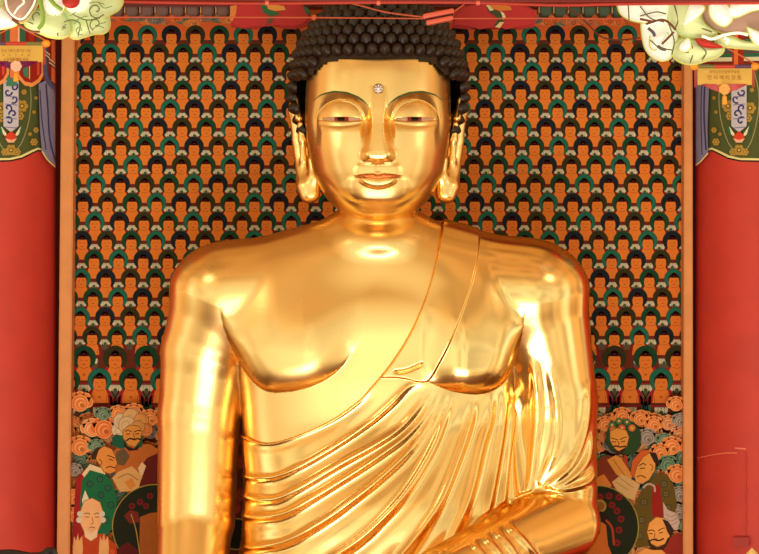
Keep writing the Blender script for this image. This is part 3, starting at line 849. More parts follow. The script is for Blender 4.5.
cv.poly([(91, 455), (95, 449), (101, 446.6), (98, 452), (96, 459), (92, 460)], (54, 32, 20)); cv.stroke([(99, 459), (102, 462), (100, 466)], .7, INK)
# dark halo
halo(155, 527, 42)
for x, yy in ((132, 506), (140, 502), (150, 496), (133, 518), (146, 506)):
    cv.disc(x, yy, 3.2, (112, 20, 18), n=9); cv.disc(x, yy, 1.4, (60, 20, 20), n=6)
cv.poly([(124, 516), (130, 510), (138, 512), (140, 522), (130, 524)], (110, 34, 24)); cv.poly([(140, 517), (150, 513), (160, 512), (176, 520), (180, 600), (138, 600)], (156, 78, 28))
cv.stroke([(131, 514), (136, 530), (140, 556)], .9, (170, 130, 60)); cv.poly([(118, 548), (128, 542), (138, 550), (140, 600), (112, 600)], (88, 20, 20))
# bald old man
cv.poly([(72, 546), (84, 534), (104, 534), (116, 545), (122, 600), (68, 600)], (180, 60, 26))
for x, yy in ((106, 545), (112, 552), (76, 548), (102, 552)): cv.disc(x, yy, 3, (206, 76, 34), n=8)
cv.poly([(82, 500), (85, 490), (89, 499), (84, 512)], (214, 186, 160))
face([(80, 512), (84, 501), (92, 498), (100, 502), (103, 511), (102, 522), (98, 531), (91, 536), (84, 532), (80, 523)], (226, 158, 112), [[(84, 514), (88, 513), (90, 514.5)], [(94, 514.5), (97, 513), (100, 514)], [(85, 517), (89, 517)], [(95, 517), (99, 517)]], [(89, 528), (92, 527), (95, 528)], .7)
for x, yy in ((80, 514), (79, 520), (102, 514), (103, 520)): cv.disc(x, yy, 3.0, (206, 180, 160), n=9)
cv.poly([(84, 529), (91, 533), (98, 529), (97, 537), (91, 541), (85, 537)], (226, 180, 146)); cv.stroke([(92, 517), (93, 523), (90.5, 524)], .6, (140, 70, 40))
for s, hx in ((-1, 78), (1, 104)):
    cv.poly([(hx - 5, 546), (hx - 4, 536), (hx - 2, 541), (hx, 533), (hx + 1, 541), (hx + 4, 536), (hx + 5, 548), (hx + 2, 600), (hx - 6, 600)], (224, 156, 104))
# behind the gap between arm and chest
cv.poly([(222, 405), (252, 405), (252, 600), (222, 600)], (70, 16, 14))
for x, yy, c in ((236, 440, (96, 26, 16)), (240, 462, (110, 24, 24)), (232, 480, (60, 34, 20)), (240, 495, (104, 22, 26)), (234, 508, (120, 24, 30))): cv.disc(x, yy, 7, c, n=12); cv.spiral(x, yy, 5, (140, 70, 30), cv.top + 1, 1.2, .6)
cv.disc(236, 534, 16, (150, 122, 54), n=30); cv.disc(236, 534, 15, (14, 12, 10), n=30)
# --- right of the statue
cv.poly([(588, 470), (604, 456), (616, 456), (622, 486), (600, 492), (588, 500)], (120, 44, 24)); cv.poly([(592, 480), (604, 474), (612, 486), (600, 490)], (200, 110, 48))
cv.poly([(606, 434), (610, 424), (620, 419), (634, 422), (641, 432), (641, 446), (633, 456), (612, 452), (606, 444)], (40, 62, 34))
for x, yy, c in ((612, 425, (70, 96, 60)), (619, 421, (80, 100, 60)), (627, 422, (66, 92, 56)), (613, 430, (198, 90, 40)), (622, 428, (204, 80, 34)), (632, 428, (200, 104, 50))): cv.disc(x, yy, 3.6, c, n=9); cv.disc(x, yy, 1.4, (214, 160, 90), n=7)
face([(610, 431), (617, 428), (626, 430), (629, 437), (627, 446), (620, 453), (613, 447), (610, 440)], (216, 138, 62), [[(611, 438), (615, 439), (618, 440)], [(620, 439.6), (624, 437.5), (627, 437)], [(612, 441.6), (616, 442)], [(621, 442), (625, 441)]])
cv.stroke([(612, 447), (616, 446), (620, 447), (626, 446)], 1.4, INK); cv.poly([(612, 448), (619, 451), (626, 447), (623, 454), (616, 454)], (56, 30, 16)); cv.stroke([(618, 441), (619, 445), (617, 446)], .6, INK)
cv.poly([(607, 460), (616, 455), (624, 460), (632, 476), (630, 484), (616, 474)], (206, 130, 58)); cv.stroke([(613, 459), (622, 472), (630, 481)], .6, (120, 50, 20)); cv.poly([(622, 460), (626, 454), (629, 470)], (160, 50, 26))
cv.poly([(612, 482), (622, 474), (640, 484), (634, 500), (620, 496)], (198, 150, 100)); cv.stroke([(616, 482), (628, 490)], .5, (130, 80, 50)); cv.stroke([(620, 478), (634, 488)], .5, (130, 80, 50))
cv.poly([(636, 500), (646, 486), (656, 474), (667, 474), (674, 486), (677, 505), (672, 526), (658, 545), (636, 548), (632, 520)], (92, 66, 20))
for x, yy in ((644, 502), (642, 520), (640, 536), (666, 494), (664, 484), (668, 508)): cv.disc(x, yy, 4.2, (70, 60, 36), n=10); cv.disc(x, yy, 2.4, (112, 84, 40), n=8); cv.disc(x, yy, 1.2, (60, 56, 44), n=6)
cv.poly([(652, 486), (660, 484), (663, 516), (660, 530), (652, 514)], (140, 24, 18)); cv.stroke([(643, 488), (648, 484), (654, 486), (655, 492)], 2.0, (176, 140, 126))
cv.poly([(663, 502), (668, 510), (676, 513), (680, 522), (677, 530), (669, 529), (664, 520)], (186, 148, 140)); 
for k in range(3): cv.stroke([(666, 514 + 4 * k), (671, 517 + 4 * k), (677, 514 + 4 * k)], .5, (120, 80, 80))
cv.poly([(630, 474), (633, 460), (641, 451), (650, 450), (646, 458), (639, 466), (634, 478)], (196, 82, 36))
face([(634, 476), (637, 466), (643, 457), (651, 452), (656, 459), (655, 470), (649, 480), (642, 484), (636, 482)], (216, 138, 66), [[(639, 466), (643, 463.5), (646, 465)], [(640, 468.5), (645, 468)], [(637, 477), (641, 475.5), (646, 478)]])
cv.poly([(649, 452), (656, 453), (660, 464), (658, 467), (654, 462)], (46, 26, 16)); cv.stroke([(650, 464), (653, 467), (651, 471)], .7, INK)
halo(597, 527, 41)
for x, yy in ((609, 496), (619, 497), (600, 497), (617, 511), (621, 519), (619, 530), (617, 543), (612, 505)): cv.disc(x, yy, 3.6, (112, 18, 18), n=9); cv.disc(x, yy, 1.5, (70, 18, 20), n=6)
cv.disc(600, 506, 6.5, (150, 110, 44), n=18); cv.disc(600, 506, 4.5, (120, 70, 30), n=16); cv.disc(599, 520, 9, (30, 14, 10), n=16)
cv.poly([(580, 524), (600, 521), (606, 525), (608, 545), (614, 560), (616, 600), (580, 600)], (176, 84, 28)); cv.stroke([(606, 520), (612, 528), (614, 545)], 2.2, (150, 50, 24))
cv.poly([(664, 542), (676, 534), (692, 534), (692, 600), (660, 600)], (140, 38, 26))
face([(647, 532), (649, 523), (656, 517), (664, 518), (670, 526), (670, 536), (665, 544), (657, 547), (650, 543)], (222, 142, 72), [[(648, 531), (652, 530), (655, 531.5)], [(658, 531), (662, 528.5), (665, 528)], [(649, 533.6), (653, 533.8)], [(659, 533.4), (663, 532)]])
cv.poly([(662, 519), (668, 521), (674, 530), (671, 538), (667, 531), (665, 525)], (52, 30, 20)); cv.stroke([(655, 533), (654.5, 538), (657, 539)], .6, INK)
cv.stroke([(649, 541.5), (653, 539.5), (659, 540.5), (664, 538.5)], 1.5, INK); cv.stroke([(649, 540), (651, 546), (657, 549), (664, 547), (669, 538)], 2.4, (52, 30, 20))
cv.poly([(632, 556), (646, 548), (652, 550), (662, 550), (668, 556), (670, 600), (628, 600)], (222, 142, 74))
print('LAYERS', cv.top, cv.top * cv.step)
cv.build('canvas', M_PAINT, mural)

M_RAIL = mat('ochre painted wood', lin((232, 152, 88)), .55, var=.12, bump=.1, bscale=12)
YR = .72
def prism(name, pts, y0, y1, m, parent, bev=.006):
    """solid with an outline given in photo columns / rows at its front"""
    bm = bmesh.new(); a = [bm.verts.new(P(px, py, y0)) for px, py in pts]; b = [bm.verts.new((v.co.x, y1, v.co.z)) for v in a]
    n = len(a); bm.faces.new(a); bm.faces.new(b[::-1])
    for i in range(n): bm.faces.new((a[i], b[i], b[(i + 1) % n], a[(i + 1) % n]))
    if bev:
        bmesh.ops.bevel(bm, geom=[e for e in bm.edges if all(abs(v.co.y - y0) < 1e-6 for v in e.verts)], offset=bev, segments=2, affect='EDGES')
    return from_bm(name, bm, m, parent, smooth=False)
prism('frame_rail', [(62.5, -60), (75.5, -60), (68.5, 640), (56, 640)], YR, YM + .02, M_RAIL, mural)
prism('frame_rail', [(684.5, -60), (692.5, -60), (693.2, 640), (683.2, 640)], YR, YM + .02, M_RAIL, mural)

# beam above the painting
M_BEAM = mat('dark red beam paint', lin((112, 26, 22)), .6, var=.2, bscale=8)
beam = empty('painted_beam', (0, .6, Z(14, .6)), 'dark red painted beam with lotus ends crossing behind the top of the curls', 'beam', None, 'thing')
prism('beam_body', [(66, -40), (690, -40), (690, 6.5), (66, 6.5)], .52, .70, M_BEAM, beam, .01)
M_TOOTH = mat('dull purple paint', lin((112, 80, 80)), .7); M_TOOTH2 = mat('dull teal paint', lin((62, 84, 66)), .7); M_EDGE = mat('pale ochre edge paint', lin((206, 146, 96)), .7)
def tooth(x, m):
    o = prism('carved_tooth', [(x - 6.2, 6), (x - 3.6, 5), (x + 3.6, 5), (x + 6.2, 6), (x + 6.2, 12), (x + 3.6, 15.4), (x - 3.6, 15.4), (x - 6.2, 12)], .54, .69, m, beam, .008)
    prism('carved_edge', [(x - 7.3, 5), (x - 6.3, 5), (x - 6.3, 13), (x - 7.3, 13)], .54, .69, M_EDGE, beam, 0)
for k in range(9): tooth(105 + 15.2 * k - 4, M_TOOTH)
for k in range(10): tooth(546 + 14.6 * k, M_TOOTH2)
LP = Painter(lambda a, b, o: P(a, b, .555 - o), step=.004)
def lotus_end(pts, leaf, name):
    prism(name, pts, .47, .53, mat('lotus red paint', lin((190, 6, 16)), .5, var=.15), beam, .012)
    for k, (q, c) in enumerate(leaf):
        p = Painter(lambda a, b, o: P(a, b, .468 - o), step=.0008); p.poly(q, c, k + 1)
        p.build('painted_leaf', M_PAINT, beam)
lotus_end([(231, 26), (230, 15), (233, 6), (240, 3), (300, 3), (307, 8), (312, 17), (306, 25), (296, 28.5), (284, 28), (274, 25), (268, 24), (256, 28), (244, 28)],
          [([(230, 6), (237, 5), (236, 14), (232, 22), (230, 20)], (196, 110, 54)), ([(260, 5), (266, 5), (268, 9), (276, 12), (280, 14), (272, 17), (264, 13)], (46, 92, 56)), ([(267, 4), (284, 6), (286, 10), (275, 11), (268, 9)], (206, 130, 64)), ([(268, 16), (276, 14), (272, 22), (266, 26)], (96, 66, 50)), ([(303, 6), (308, 8), (312, 15), (306, 14)], (60, 84, 60))], 'lotus_panel')
lotus_end([(451, 27), (454, 14), (464, 6), (482, 3), (500, 3), (522, 4), (533, 9), (537.5, 18), (534, 26.5), (520, 28.5), (506, 27), (497, 28.5), (480, 27), (468, 28.5)],
          [([(488, 5), (500, 4), (510, 6), (512, 10), (500, 11), (494, 9)], (196, 104, 50)), ([(486, 6), (492, 9), (500, 12), (505, 16), (504, 22), (499, 27), (494, 26), (498, 20), (494, 15), (489, 12)], (60, 66, 44)), ([(486, 5), (489, 5), (494, 10), (490, 11)], (200, 180, 140)), ([(500, 11), (504, 13), (506, 18), (503, 20), (502, 15)], (210, 180, 140)), ([(500, 22), (504, 22), (500, 28), (495, 27)], (200, 170, 130))], 'lotus_panel')
# ================================================================== COLUMNS, HANGINGS, SETTING
FLOOR = -2.3
M_COL = mat('red column lacquer', lin((214, 62, 50)), .62, var=.14, bump=.15, bscale=5)
YC = .86
class Col:
    def __init__(self, edge, side):
        self.R = .36; self.x = X(edge, YC) + side * self.R * .9990; self.side = side; self.edge = edge
    def place(self, px, py, off):
        """point on the round shaft seen at this column / row"""
        px = max(px, self.edge + .4) if self.side > 0 else min(px, self.edge - .4)
        o = Vector((0, -D, ZC)); d = (P(px, py, 0) - o)
        r = self.R + .002 + off
        a = d.x ** 2 + d.y ** 2; b = 2 * ((o.x - self.x) * d.x + (o.y - YC) * d.y); c = (o.x - self.x) ** 2 + (o.y - YC) ** 2 - r * r
        t = (-b - math.sqrt(max(b * b - 4 * a * c, 0))) / (2 * a)
        return o + d * t
def densify(pts, n=4):
    out = []
    for i in range(len(pts)):
        a, b = pts[i], pts[(i + 1) % len(pts)]
        out += [(a[0] + (b[0] - a[0]) * k / n, a[1] + (b[1] - a[1]) * k / n) for k in range(n)]
    return out
class Wrap(Painter):
    """shapes cut into narrow upright slices so that they follow the round shaft"""
    def poly(self, pts, col, layer=None):
        if layer is None: self.top += 1; layer = self.top
        xs = [p[0] for p in pts]; a = min(xs); b = max(xs)
        n = max(1, int(math.ceil((b - a) / 3.0)))
        for k in range(n):
            self.clip = (a + (b - a) * k / n, a + (b - a) * (k + 1) / n, -200, 700)
            Painter.poly(self, pts, col, layer)
def column(edge, side, label):
    c = Col(edge, side)
    root = empty('red_column', (c.x, YC, FLOOR), label, 'column', None, 'thing')
    bm = bmesh.new(); n = 96; zs = [FLOOR, Z(300), 3.6]
    rings = [[bm.verts.new((c.x + c.R * math.cos(2 * math.pi * k / n), YC + c.R * math.sin(2 * math.pi * k / n), z)) for k in range(n)] for z in zs]
    for A, B in zip(rings, rings[1:]):
        for k in range(n): bm.faces.new((A[k], A[(k + 1) % n], B[(k + 1) % n], B[k]))
    bm.faces.new(rings[0][::-1]); bm.faces.new(rings[-1])
    from_bm('shaft', bm, M_COL, root, sharp=50)
    w = Wrap(c.place, step=.00012)
    return c, root, w
GREEN = (78, 80, 44); PUR = (128, 118, 154); NAVY = (58, 52, 92); GOLDP = (172, 130, 56); CREAM = (226, 204, 140)
def scene_of_drape(w, f, cx):
    """painted hanging cloth: f mirrors columns, cx the middle of the cloth's pattern"""
    def m(pts): return [(f(a), b) for a, b in pts]
    # hem and field
    w.poly(m([(-70, 40), (42, 40), (42, 152), (38, 151), (32, 154), (22, 159), (10, 161.5), (-10, 162), (-30, 160), (-70, 160)]), (40, 26, 18))
    w.poly(m([(-70, 40), (42, 40), (42, 150.6), (38, 149.6), (32, 152.4), (22, 157.4), (10, 160), (-10, 160.4), (-30, 158), (-70, 158)]), CREAM)
    w.poly(m([(-70, 40), (42, 40), (42, 148.4), (38, 147.6), (31, 150.4), (21, 155.4), (10, 158), (-10, 158.4), (-30, 156), (-70, 156)]), GREEN)
    # oval line, gold flowers
    w.stroke(m([(27, 70), (31, 95), (29, 120), (22, 142), (14, 152)]), .9, (150, 140, 100)); w.stroke(m([(-4, 70), (-9, 95), (-7, 120), (-1, 142), (6, 152)]), .9, (150, 140, 100))
    for x, y, r in ((22, 106, 6.5), (0, 108, 6.5), (20, 116, 4.5), (2, 118, 4.5), (11, 150, 6), (5, 152, 4), (17, 152, 4), (24, 92, 3), (36, 98, 2), (34, 112, 2), (36, 130, 3), (34, 142, 4), (30, 134, 2), (-12, 100, 3), (-14, 130, 3), (26, 84, 2.4), (-2, 90, 2.4)):
        x, y = x, y
        for k in range(6):
            a = k * math.pi / 3; w.disc(f(x + r * .6 * math.cos(a)), y + r * .6 * math.sin(a), r * .38, GOLDP, n=8)
        w.disc(f(x), y, r * .42, (110, 76, 30), n=8); w.disc(f(x), y, r * .22, (206, 170, 90), n=6)
    # brocade tongue
    w.poly(m([(3.4, 78), (18.6, 78), (18.6, 126), (11, 132.5), (3.4, 126)]), (190, 176, 190))
    for k, (x, y, s) in enumerate(((8, 92, 1), (14, 99, -1), (8, 108, -1), (13, 114, 1), (9, 121, 1), (14, 87, 1))):
        pts = [(f(x + s * 4.4 * (1 - t) * math.cos(6.5 * t + k)), y + 4.6 * (1 - t) * math.sin(6.5 * t + k)) for t in np.linspace(0, .85, 9)]
        w.stroke(pts, 1.8, (52, 48, 108), None, 0)
    for y in (83, 96, 104, 118, 127): w.stroke(m([(5, y), (17, y + 1)]), .8, (112, 102, 150), None, 0)
    for s in (-1, 1):
        w.poly(m([(11 + s * 10, 126), (11 + s * 8, 134), (11 + s * 3, 139), (11 + s * 5, 133)]), (222, 206, 176)); w.poly(m([(11 + s * 12, 124), (11 + s * 10.5, 130), (11 + s * 9, 136), (11 + s * 8.6, 130)]), (40, 110, 76))
    w.poly(m([(11, 131), (17, 136), (14, 140), (8, 140), (5, 136)]), (206, 60, 36)); w.poly(m([(5, 138), (11, 140), (17, 138), (14, 142.5), (8, 142.5)]), (232, 160, 130))
def side_cloth(w, f, pts, folds):
    def m(p): return [(f(a), b) for a, b in p]
    w.poly(m(pts), PUR)
    for p, wd, c in folds: w.stroke(m(p), wd, c)

# left
cl, col_l, w = column(55.6, -1, 'red lacquered column at the left, painted cloth and striped bands at its top')
I = lambda a: a
scene_of_drape(w, I, 11)
w.poly([(-70, 10), (62, 10), (62, 80), (-70, 80)], (128, 34, 26))
for a, b, c in ((-4, 1, (44, 92, 74)), (5, 10, (56, 96, 78)), (10, 18, (224, 110, 66)), (18, 19.5, (220, 190, 150)), (20, 25, (44, 96, 74)), (29, 34, (170, 40, 30)), (37, 41, (60, 84, 70))): w.poly([(a, 20), (b, 20), (b, 80), (a, 80)], c)
for cx in (31, -4):
    w.poly([(cx - 15, 60), (cx + 13, 60), (cx + 13, 74), (cx + 9, 82), (cx + 1, 87), (cx - 7, 85), (cx - 14, 77)], (236, 138, 76))
    w.poly([(cx - 14, 60), (cx + 10.5, 60), (cx + 10.5, 73), (cx + 7, 79), (cx + 1, 83), (cx - 6, 81.5), (cx - 11.5, 75)], (150, 30, 24))
    w.poly([(cx - 10, 60), (cx - 3, 60), (cx - 3, 78), (cx - 7, 76)], (66, 116, 92)); w.poly([(cx - 2, 60), (cx - 1, 60), (cx - 1, 79), (cx - 2, 79)], (230, 170, 120)); w.poly([(cx + 6, 60), (cx + 8.5, 60), (cx + 8.5, 74), (cx + 6, 76)], (206, 70, 60))
w.poly([(8, 76), (14, 79), (18, 80), (16, 86), (6, 86)], (66, 116, 96))
w.poly([(43.5, 20), (62, 20), (62, 100), (50, 90), (43.5, 80)], (126, 30, 22))
w.poly([(51.5, 40), (55.5, 40), (55.5, 84), (51.5, 82)], (226, 104, 56))
side_cloth(w, I, [(38.5, 84), (46, 80), (58, 90), (58, 168), (52, 163), (47, 158), (42, 151), (40, 130)], [([(46, 84), (48, 110), (50, 140), (56, 163)], 1.6, NAVY), ([(40, 90), (42, 120), (46, 150)], 1.2, NAVY), ([(52, 92), (53, 120), (57, 150)], 1.8, (140, 120, 136)), ([(42, 151), (47, 159), (52, 164), (58, 169)], 1.2, CREAM)])
w.stroke([(45, 44), (45.2, 60), (45.6, 74), (49, 83), (57, 90)], 4.2, (84, 80, 118)); w.stroke([(47.6, 44), (47.8, 60), (48.2, 73), (51, 81), (58, 86)], 1.0, NAVY)
for k, (a, b) in enumerate((((44, 50), (50, 55)), ((49, 59), (58, 65)))):
    for j in range(4): w.stroke([(a[0], a[1] + j * 1.7), (b[0], b[1] + j * 1.7)], .9, ((214, 204, 176), (150, 60, 50), (214, 204, 176), (40, 60, 54))[j], None, 0)
d = w.build('painted_cloth', M_PAINT, col_l); d['label'] = 'painted green cloth with gold flowers and a blue brocade tongue'
# right
cr, col_r, w = column(695.4, 1, 'red lacquered column at the right, with a scratch and a red junction box low down')
J = lambda a: 750.0 - a
scene_of_drape(w, J, 739)
side_cloth(w, J, [(41.5, 40), (57.5, 40), (57.5, 166), (50, 161), (42, 153), (42.6, 125), (41, 90)], [([(44, 60), (46, 110), (44, 150)], 1.6, NAVY), ([(50, 60), (52, 110), (52, 158)], 1.8, (136, 118, 136)), ([(47, 60), (49, 110), (48, 155)], 1.0, NAVY), ([(42, 153), (50, 162), (57.5, 167)], 1.2, CREAM)])
w.poly([(690, 0), (800, 0), (800, 64), (690, 64)], (120, 36, 26))
for y, c in ((40, (60, 96, 84)), (46, (200, 190, 160)), (49, (60, 80, 96)), (54, (44, 90, 70)), (58, (206, 190, 160))): w.poly([(690, y), (800, y - 2), (800, y + 2), (690, y + 4)], c)
w.poly([(732, 30), (744, 30), (744, 66), (732, 66)], (150, 36, 24)); w.poly([(734, 30), (738, 30), (738, 66), (734, 66)], (220, 100, 50))
d = w.build('painted_cloth', M_PAINT, col_r); d['label'] = 'painted green cloth with gold flowers and a violet edge'
w = Wrap(cr.place, step=.0003)
w.stroke([(698, 458), (712, 455), (726, 453), (737, 453)], 1.0, (226, 116, 84)); w.stroke([(735, 448), (746, 449)], 1.4, (222, 120, 90)); w.stroke([(697, 457), (699, 461)], 1, (210, 100, 70), None, 0)
w.build('scratch', M_PAINT, col_r)
def on_col(c, px, py, off): return c.place(px, py, off)
M_BOX = mat('red painted metal', lin((172, 40, 30)), .5)
bm = bmesh.new(); q = [(733, 537.5), (749, 537.5), (749, 546), (733, 546)]
A = [bm.verts.new(on_col(cr, a, b, .035)) for a, b in q]; B = [bm.verts.new(on_col(cr, a, b, -.02)) for a, b in q]
bm.faces.new(A); bm.faces.new(B[::-1])
for i in range(4): bm.faces.new((A[i], B[i], B[(i + 1) % 4], A[(i + 1) % 4]))
from_bm('junction_box', bm, M_BOX, col_r, smooth=False)
bm = bmesh.new(); bm_tube(bm, [on_col(cr, 746 + .6 * math.sin(y * .4), y, .006) for y in np.linspace(452, 538, 30)], .0035, 8)
from_bm('conduit', bm, M_COL, col_r)

# ------------------------------------------------------------------ lanterns of wire and paper
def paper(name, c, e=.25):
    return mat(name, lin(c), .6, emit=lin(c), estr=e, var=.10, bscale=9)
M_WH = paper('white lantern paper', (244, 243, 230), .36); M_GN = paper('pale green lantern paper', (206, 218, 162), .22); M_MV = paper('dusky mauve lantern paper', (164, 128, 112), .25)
M_YG = mat('yellow green binding', lin((206, 206, 116)), .6); M_WIRE = mat('olive wire', lin((104, 104, 62)), .5); M_GRN = paper('green ribbon', (138, 172, 70), .1); M_RED = mat('red cloth', lin((190, 36, 30)), .6)
M_MW = mat('brown wire', lin((120, 66, 44)), .5)
def puff(name, pts, y, th, m, parent, rings=7):
    p = smooth_line(list(pts) + [pts[0]], 4)[:-1]; c = p.mean(0); n = len(p); bm = bmesh.new()
    def grid(sgn):
        out = []
        for k in range(rings + 1):
            r = k / rings; yy = y - sgn * th * math.sqrt(max(0, 1 - r ** 2.2))
            if k == 0: out.append([bm.verts.new(P(c[0], c[1], yy))])
            else: out.append([bm.verts.new(P(*(c + (q - c) * r), yy)) for q in p])
        for k in range(rings):
            for i in range(n):
                j = (i + 1) % n
                if k == 0: bm.faces.new((out[0][0], out[1][i], out[1][j]))
                else: bm.faces.new((out[k][i], out[k + 1][i], out[k + 1][j], out[k][j]))
        return out
    a = grid(1); b = grid(-1)
    bmesh.ops.remove_doubles(bm, verts=a[-1] + b[-1], dist=1e-5)
    return from_bm(name, bm, m, parent, sharp=70)
def rim(name, pts, y, r, m, parent, closed=False):
    p = smooth_line(list(pts) + ([pts[0]] if closed else []), 5); 
    if closed: p = p[:-1]
    bm = bmesh.new(); bm_tube(bm, [P(a, b, y) for a, b in p], r, 6, closed)
    return from_bm(name, bm, m, parent)
def wires(name, lines, y, r, m, parent):
    for l in lines:
        bm = bmesh.new(); bm_tube(bm, [P(a, b, y) for a, b in smooth_line(l, 5)], r, 5)
        from_bm(name, bm, m, parent)
def spir(x, y, r, turns=1.4, a0=0, s=1): return [(x + r * (1 - t) * math.cos(a0 + s * 6.283 * turns * t), y + r * (1 - t) * math.sin(a0 + s * 6.283 * turns * t)) for t in np.linspace(0, .85, 10)]

YL = -1.12
ll = empty('cloud_lantern', (X(50), YL, 3.2), 'pale green paper cloud lantern in the upper left corner', 'lantern', 'paper cloud lanterns')
ll.pop('group') if 'group' in ll else None
lobes = [([(60, 10), (66, -6), (110, -8), (122, -2), (120, 8), (111, 14), (100, 20), (80, 20), (66, 20)], M_GN, .0, .10),
         ([(66, 20), (84, 14), (104, 14), (109, 18), (109, 28), (104, 33), (94, 34), (84, 37), (76, 39), (70, 36), (67, 29)], M_GN, .05, .10),
         ([(24, 22), (30, 12), (46, 8), (62, 12), (69, 22), (70, 33), (62, 38), (50, 37), (40, 33), (28, 28)], M_GN, -.02, .11),
         ([(44, -12), (62, -12), (66, 2), (60, 16), (48, 16), (43, 4)], M_WH, -.06, .09),
         ([(66, -10), (88, -10), (92, 4), (84, 12), (74, 14), (66, 8)], M_WH, -.06, .08),
         ([(2, 6), (6, -6), (20, -14), (38, -10), (37, 4), (30, 16), (20, 23), (10, 17)], M_MV, -.10, .09),
         ([(-14, 4), (-2, 6), (10, 13), (17, 21), (14, 26), (0, 29), (-14, 30)], M_WH, -.06, .09),
         ([(-16, -10), (0, -10), (7, -4), (6, 6), (-6, 10), (-16, 8)], M_GN, .0, .09)]
for p, m, dy, th in lobes:
    puff('paper_lobe', p, YL + dy, th, m, ll); rim('rim_binding', p, YL + dy - .004, .006, M_YG, ll, True)
wires('wire_rib', [spir(96, 10, 9, 1.4, .5), spir(96, 24, 7, 1.2, 2), spir(37, 16, 6, 1.4, 1), [(64, 22), (72, 20), (80, 24), (78, 36)], [(44, 20), (54, 22), (58, 36)], [(72, 14), (86, 20), (100, 18)], [(28, 22), (40, 26), (52, 24), (66, 28)], [(86, 20), (90, 34)], [(56, 10), (54, 26)]], YL - .105, .0028, M_WIRE, ll)
wires('wire_rib', [[(98, 2), (104, 8), (112, 6)], [(74, 24), (80, 18), (88, 16)], [(100, 24), (106, 22)], [(62, 30), (66, 24)], spir(52, 24, 5, 1.2, 3), spir(80, 30, 5, 1.2, 1), [(30, 14), (36, 10), (44, 12)], [(92, 30), (98, 26), (104, 28)], [(70, 16), (76, 12)], [(84, 6), (94, 2), (104, 4)]], YL - .108, .0022, mat('green painted line', lin((120, 150, 90)), .6), ll)
wires('pouch_piping', [[(5, -2), (8, 10), (16, 18), (24, 18), (33, 6), (36, -4)], [(20, -4), (24, 2), (18, 8), (14, 14)]], YL - .19, .005, M_WH, ll)
wires('green_ribbon', [[(38, -6), (41, 6), (43, 16), (42, 24), (38, 29)], [(48, -4), (54, 4), (62, 10)]], YL - .17, .010, M_GRN, ll)
wires('brown_binding', [[(12, 19), (20, 25), (30, 31), (40, 32)], [(8, 12), (18, 22)]], YL - .15, .006, M_MW, ll)
bm = bmesh.new(); bm_ball(bm, P(71, 1, YL - .14), .034, 1.2, .8, 1); from_bm('red_knob', bm, M_RED, ll)
for a, b in ((50, -10), (100, -6)): wires('hanging_wire', [[(a, b), (a, -120)]], YL, .005, M_WIRE, ll)

YL = -.72
lr = empty('cloud_lantern', (X(700), YL, 3.2), 'white and pale green paper blossom lantern in the upper right corner', 'lantern')
lobes = [([(617, 4), (626, -4), (650, -8), (670, -4), (671, 12), (668, 21), (654, 23), (638, 22), (628, 19), (620, 13)], M_WH, .0, .09),
         ([(641, 24), (652, 19), (668, 20), (677, 30), (677, 44), (673, 56), (663, 61), (652, 57), (645, 48), (642, 35)], M_WH, .03, .10),
         ([(671, 48), (682, 38), (700, 42), (716, 47), (724, 49), (719, 56), (706, 61), (692, 64.5), (680, 62), (673, 56)], M_GN, -.02, .09),
         ([(668, 0), (680, -8), (694, 0), (699, 12), (705, 24), (717, 34), (702, 38), (684, 37), (676, 30), (668, 21)], M_GN, -.03, .09),
         ([(700, 10), (708, -4), (722, 8), (734, 18), (750, 12), (775, 6), (775, 34), (750, 32), (732, 34), (716, 31), (705, 23)], M_MV, -.02, .06),
         ([(709, 6), (716, -2), (724, 1), (731, 11), (732, 20), (725, 27), (716, 23), (710, 15)], M_WH, -.10, .08),
         ([(726, 10), (736, 0), (756, -6), (775, -4), (775, 6), (752, 11), (738, 17), (730, 17)], M_WH, -.08, .07),
         ([(690, 2), (704, 6), (701, 14), (691, 22), (683, 26), (685, 16)], M_WH, -.10, .05),
         ([(714, 36), (730, 36), (746, 42), (775, 44), (775, 50), (750, 49), (728, 47), (716, 42)], M_GN, -.04, .06),
         ([(747, 27), (760, 32), (776, 34), (776, 48), (760, 47), (752, 40)], M_WH, -.10, .06),
         ([(650, 36), (660, 32), (668, 34), (662, 44), (655, 50), (650, 46)], M_WH, -.05, .06),
         ([(680, 44), (688, 38), (691, 46), (686, 52), (679, 50)], M_WH, -.10, .05)]
for p, m, dy, th in lobes:
    puff('paper_lobe', p, YL + dy, th, m, lr); rim('rim_binding', p, YL + dy - .004, .005, M_YG, lr, True)
puff('red_lobe', [(694, 38), (704, 39), (720, 45), (722, 48), (706, 48), (698, 44)], YL - .10, .04, M_RED, lr)
wires('wire_rib', [[(628, 2), (629, 20)], [(640, 16), (656, 12), (666, 14)], [(674, 4), (678, 20), (674, 30)], [(650, 40), (660, 48), (672, 50)], [(668, 22), (674, 40), (672, 54)], spir(686, 47, 6, 1.2, 1), [(690, 40), (693, 52), (690, 63)], [(698, 44), (706, 52), (702, 60)], [(684, 20), (696, 26), (712, 32)], [(640, 6), (650, 18), (664, 22)]], YL - .105, .0034, M_WIRE, lr)
wires('white_tendril', [[(702, 36), (712, 39), (724, 35), (738, 33), (748, 35)], [(712, 4), (718, 18), (724, 20), (727, 16)], [(724, 38), (728, 40), (726, 44)]], YL - .165, .007, M_WH, lr)
wires('brown_binding', [[(646, 24), (660, 20), (668, 22), (676, 30)], [(662, 44), (668, 38), (674, 32)], [(640, 19), (654, 22)]], YL - .11, .006, M_MW, lr)
wires('violet_trim', [[(648, 28), (654, 34), (655, 42), (660, 48), (666, 50)]], YL - .09, .008, mat('slate violet ribbon', lin((92, 84, 112)), .6), lr)
for a, b in ((650, -6), (720, -2)): wires('hanging_wire', [[(a, b), (a, -120)]], YL, .005, M_WIRE, lr)

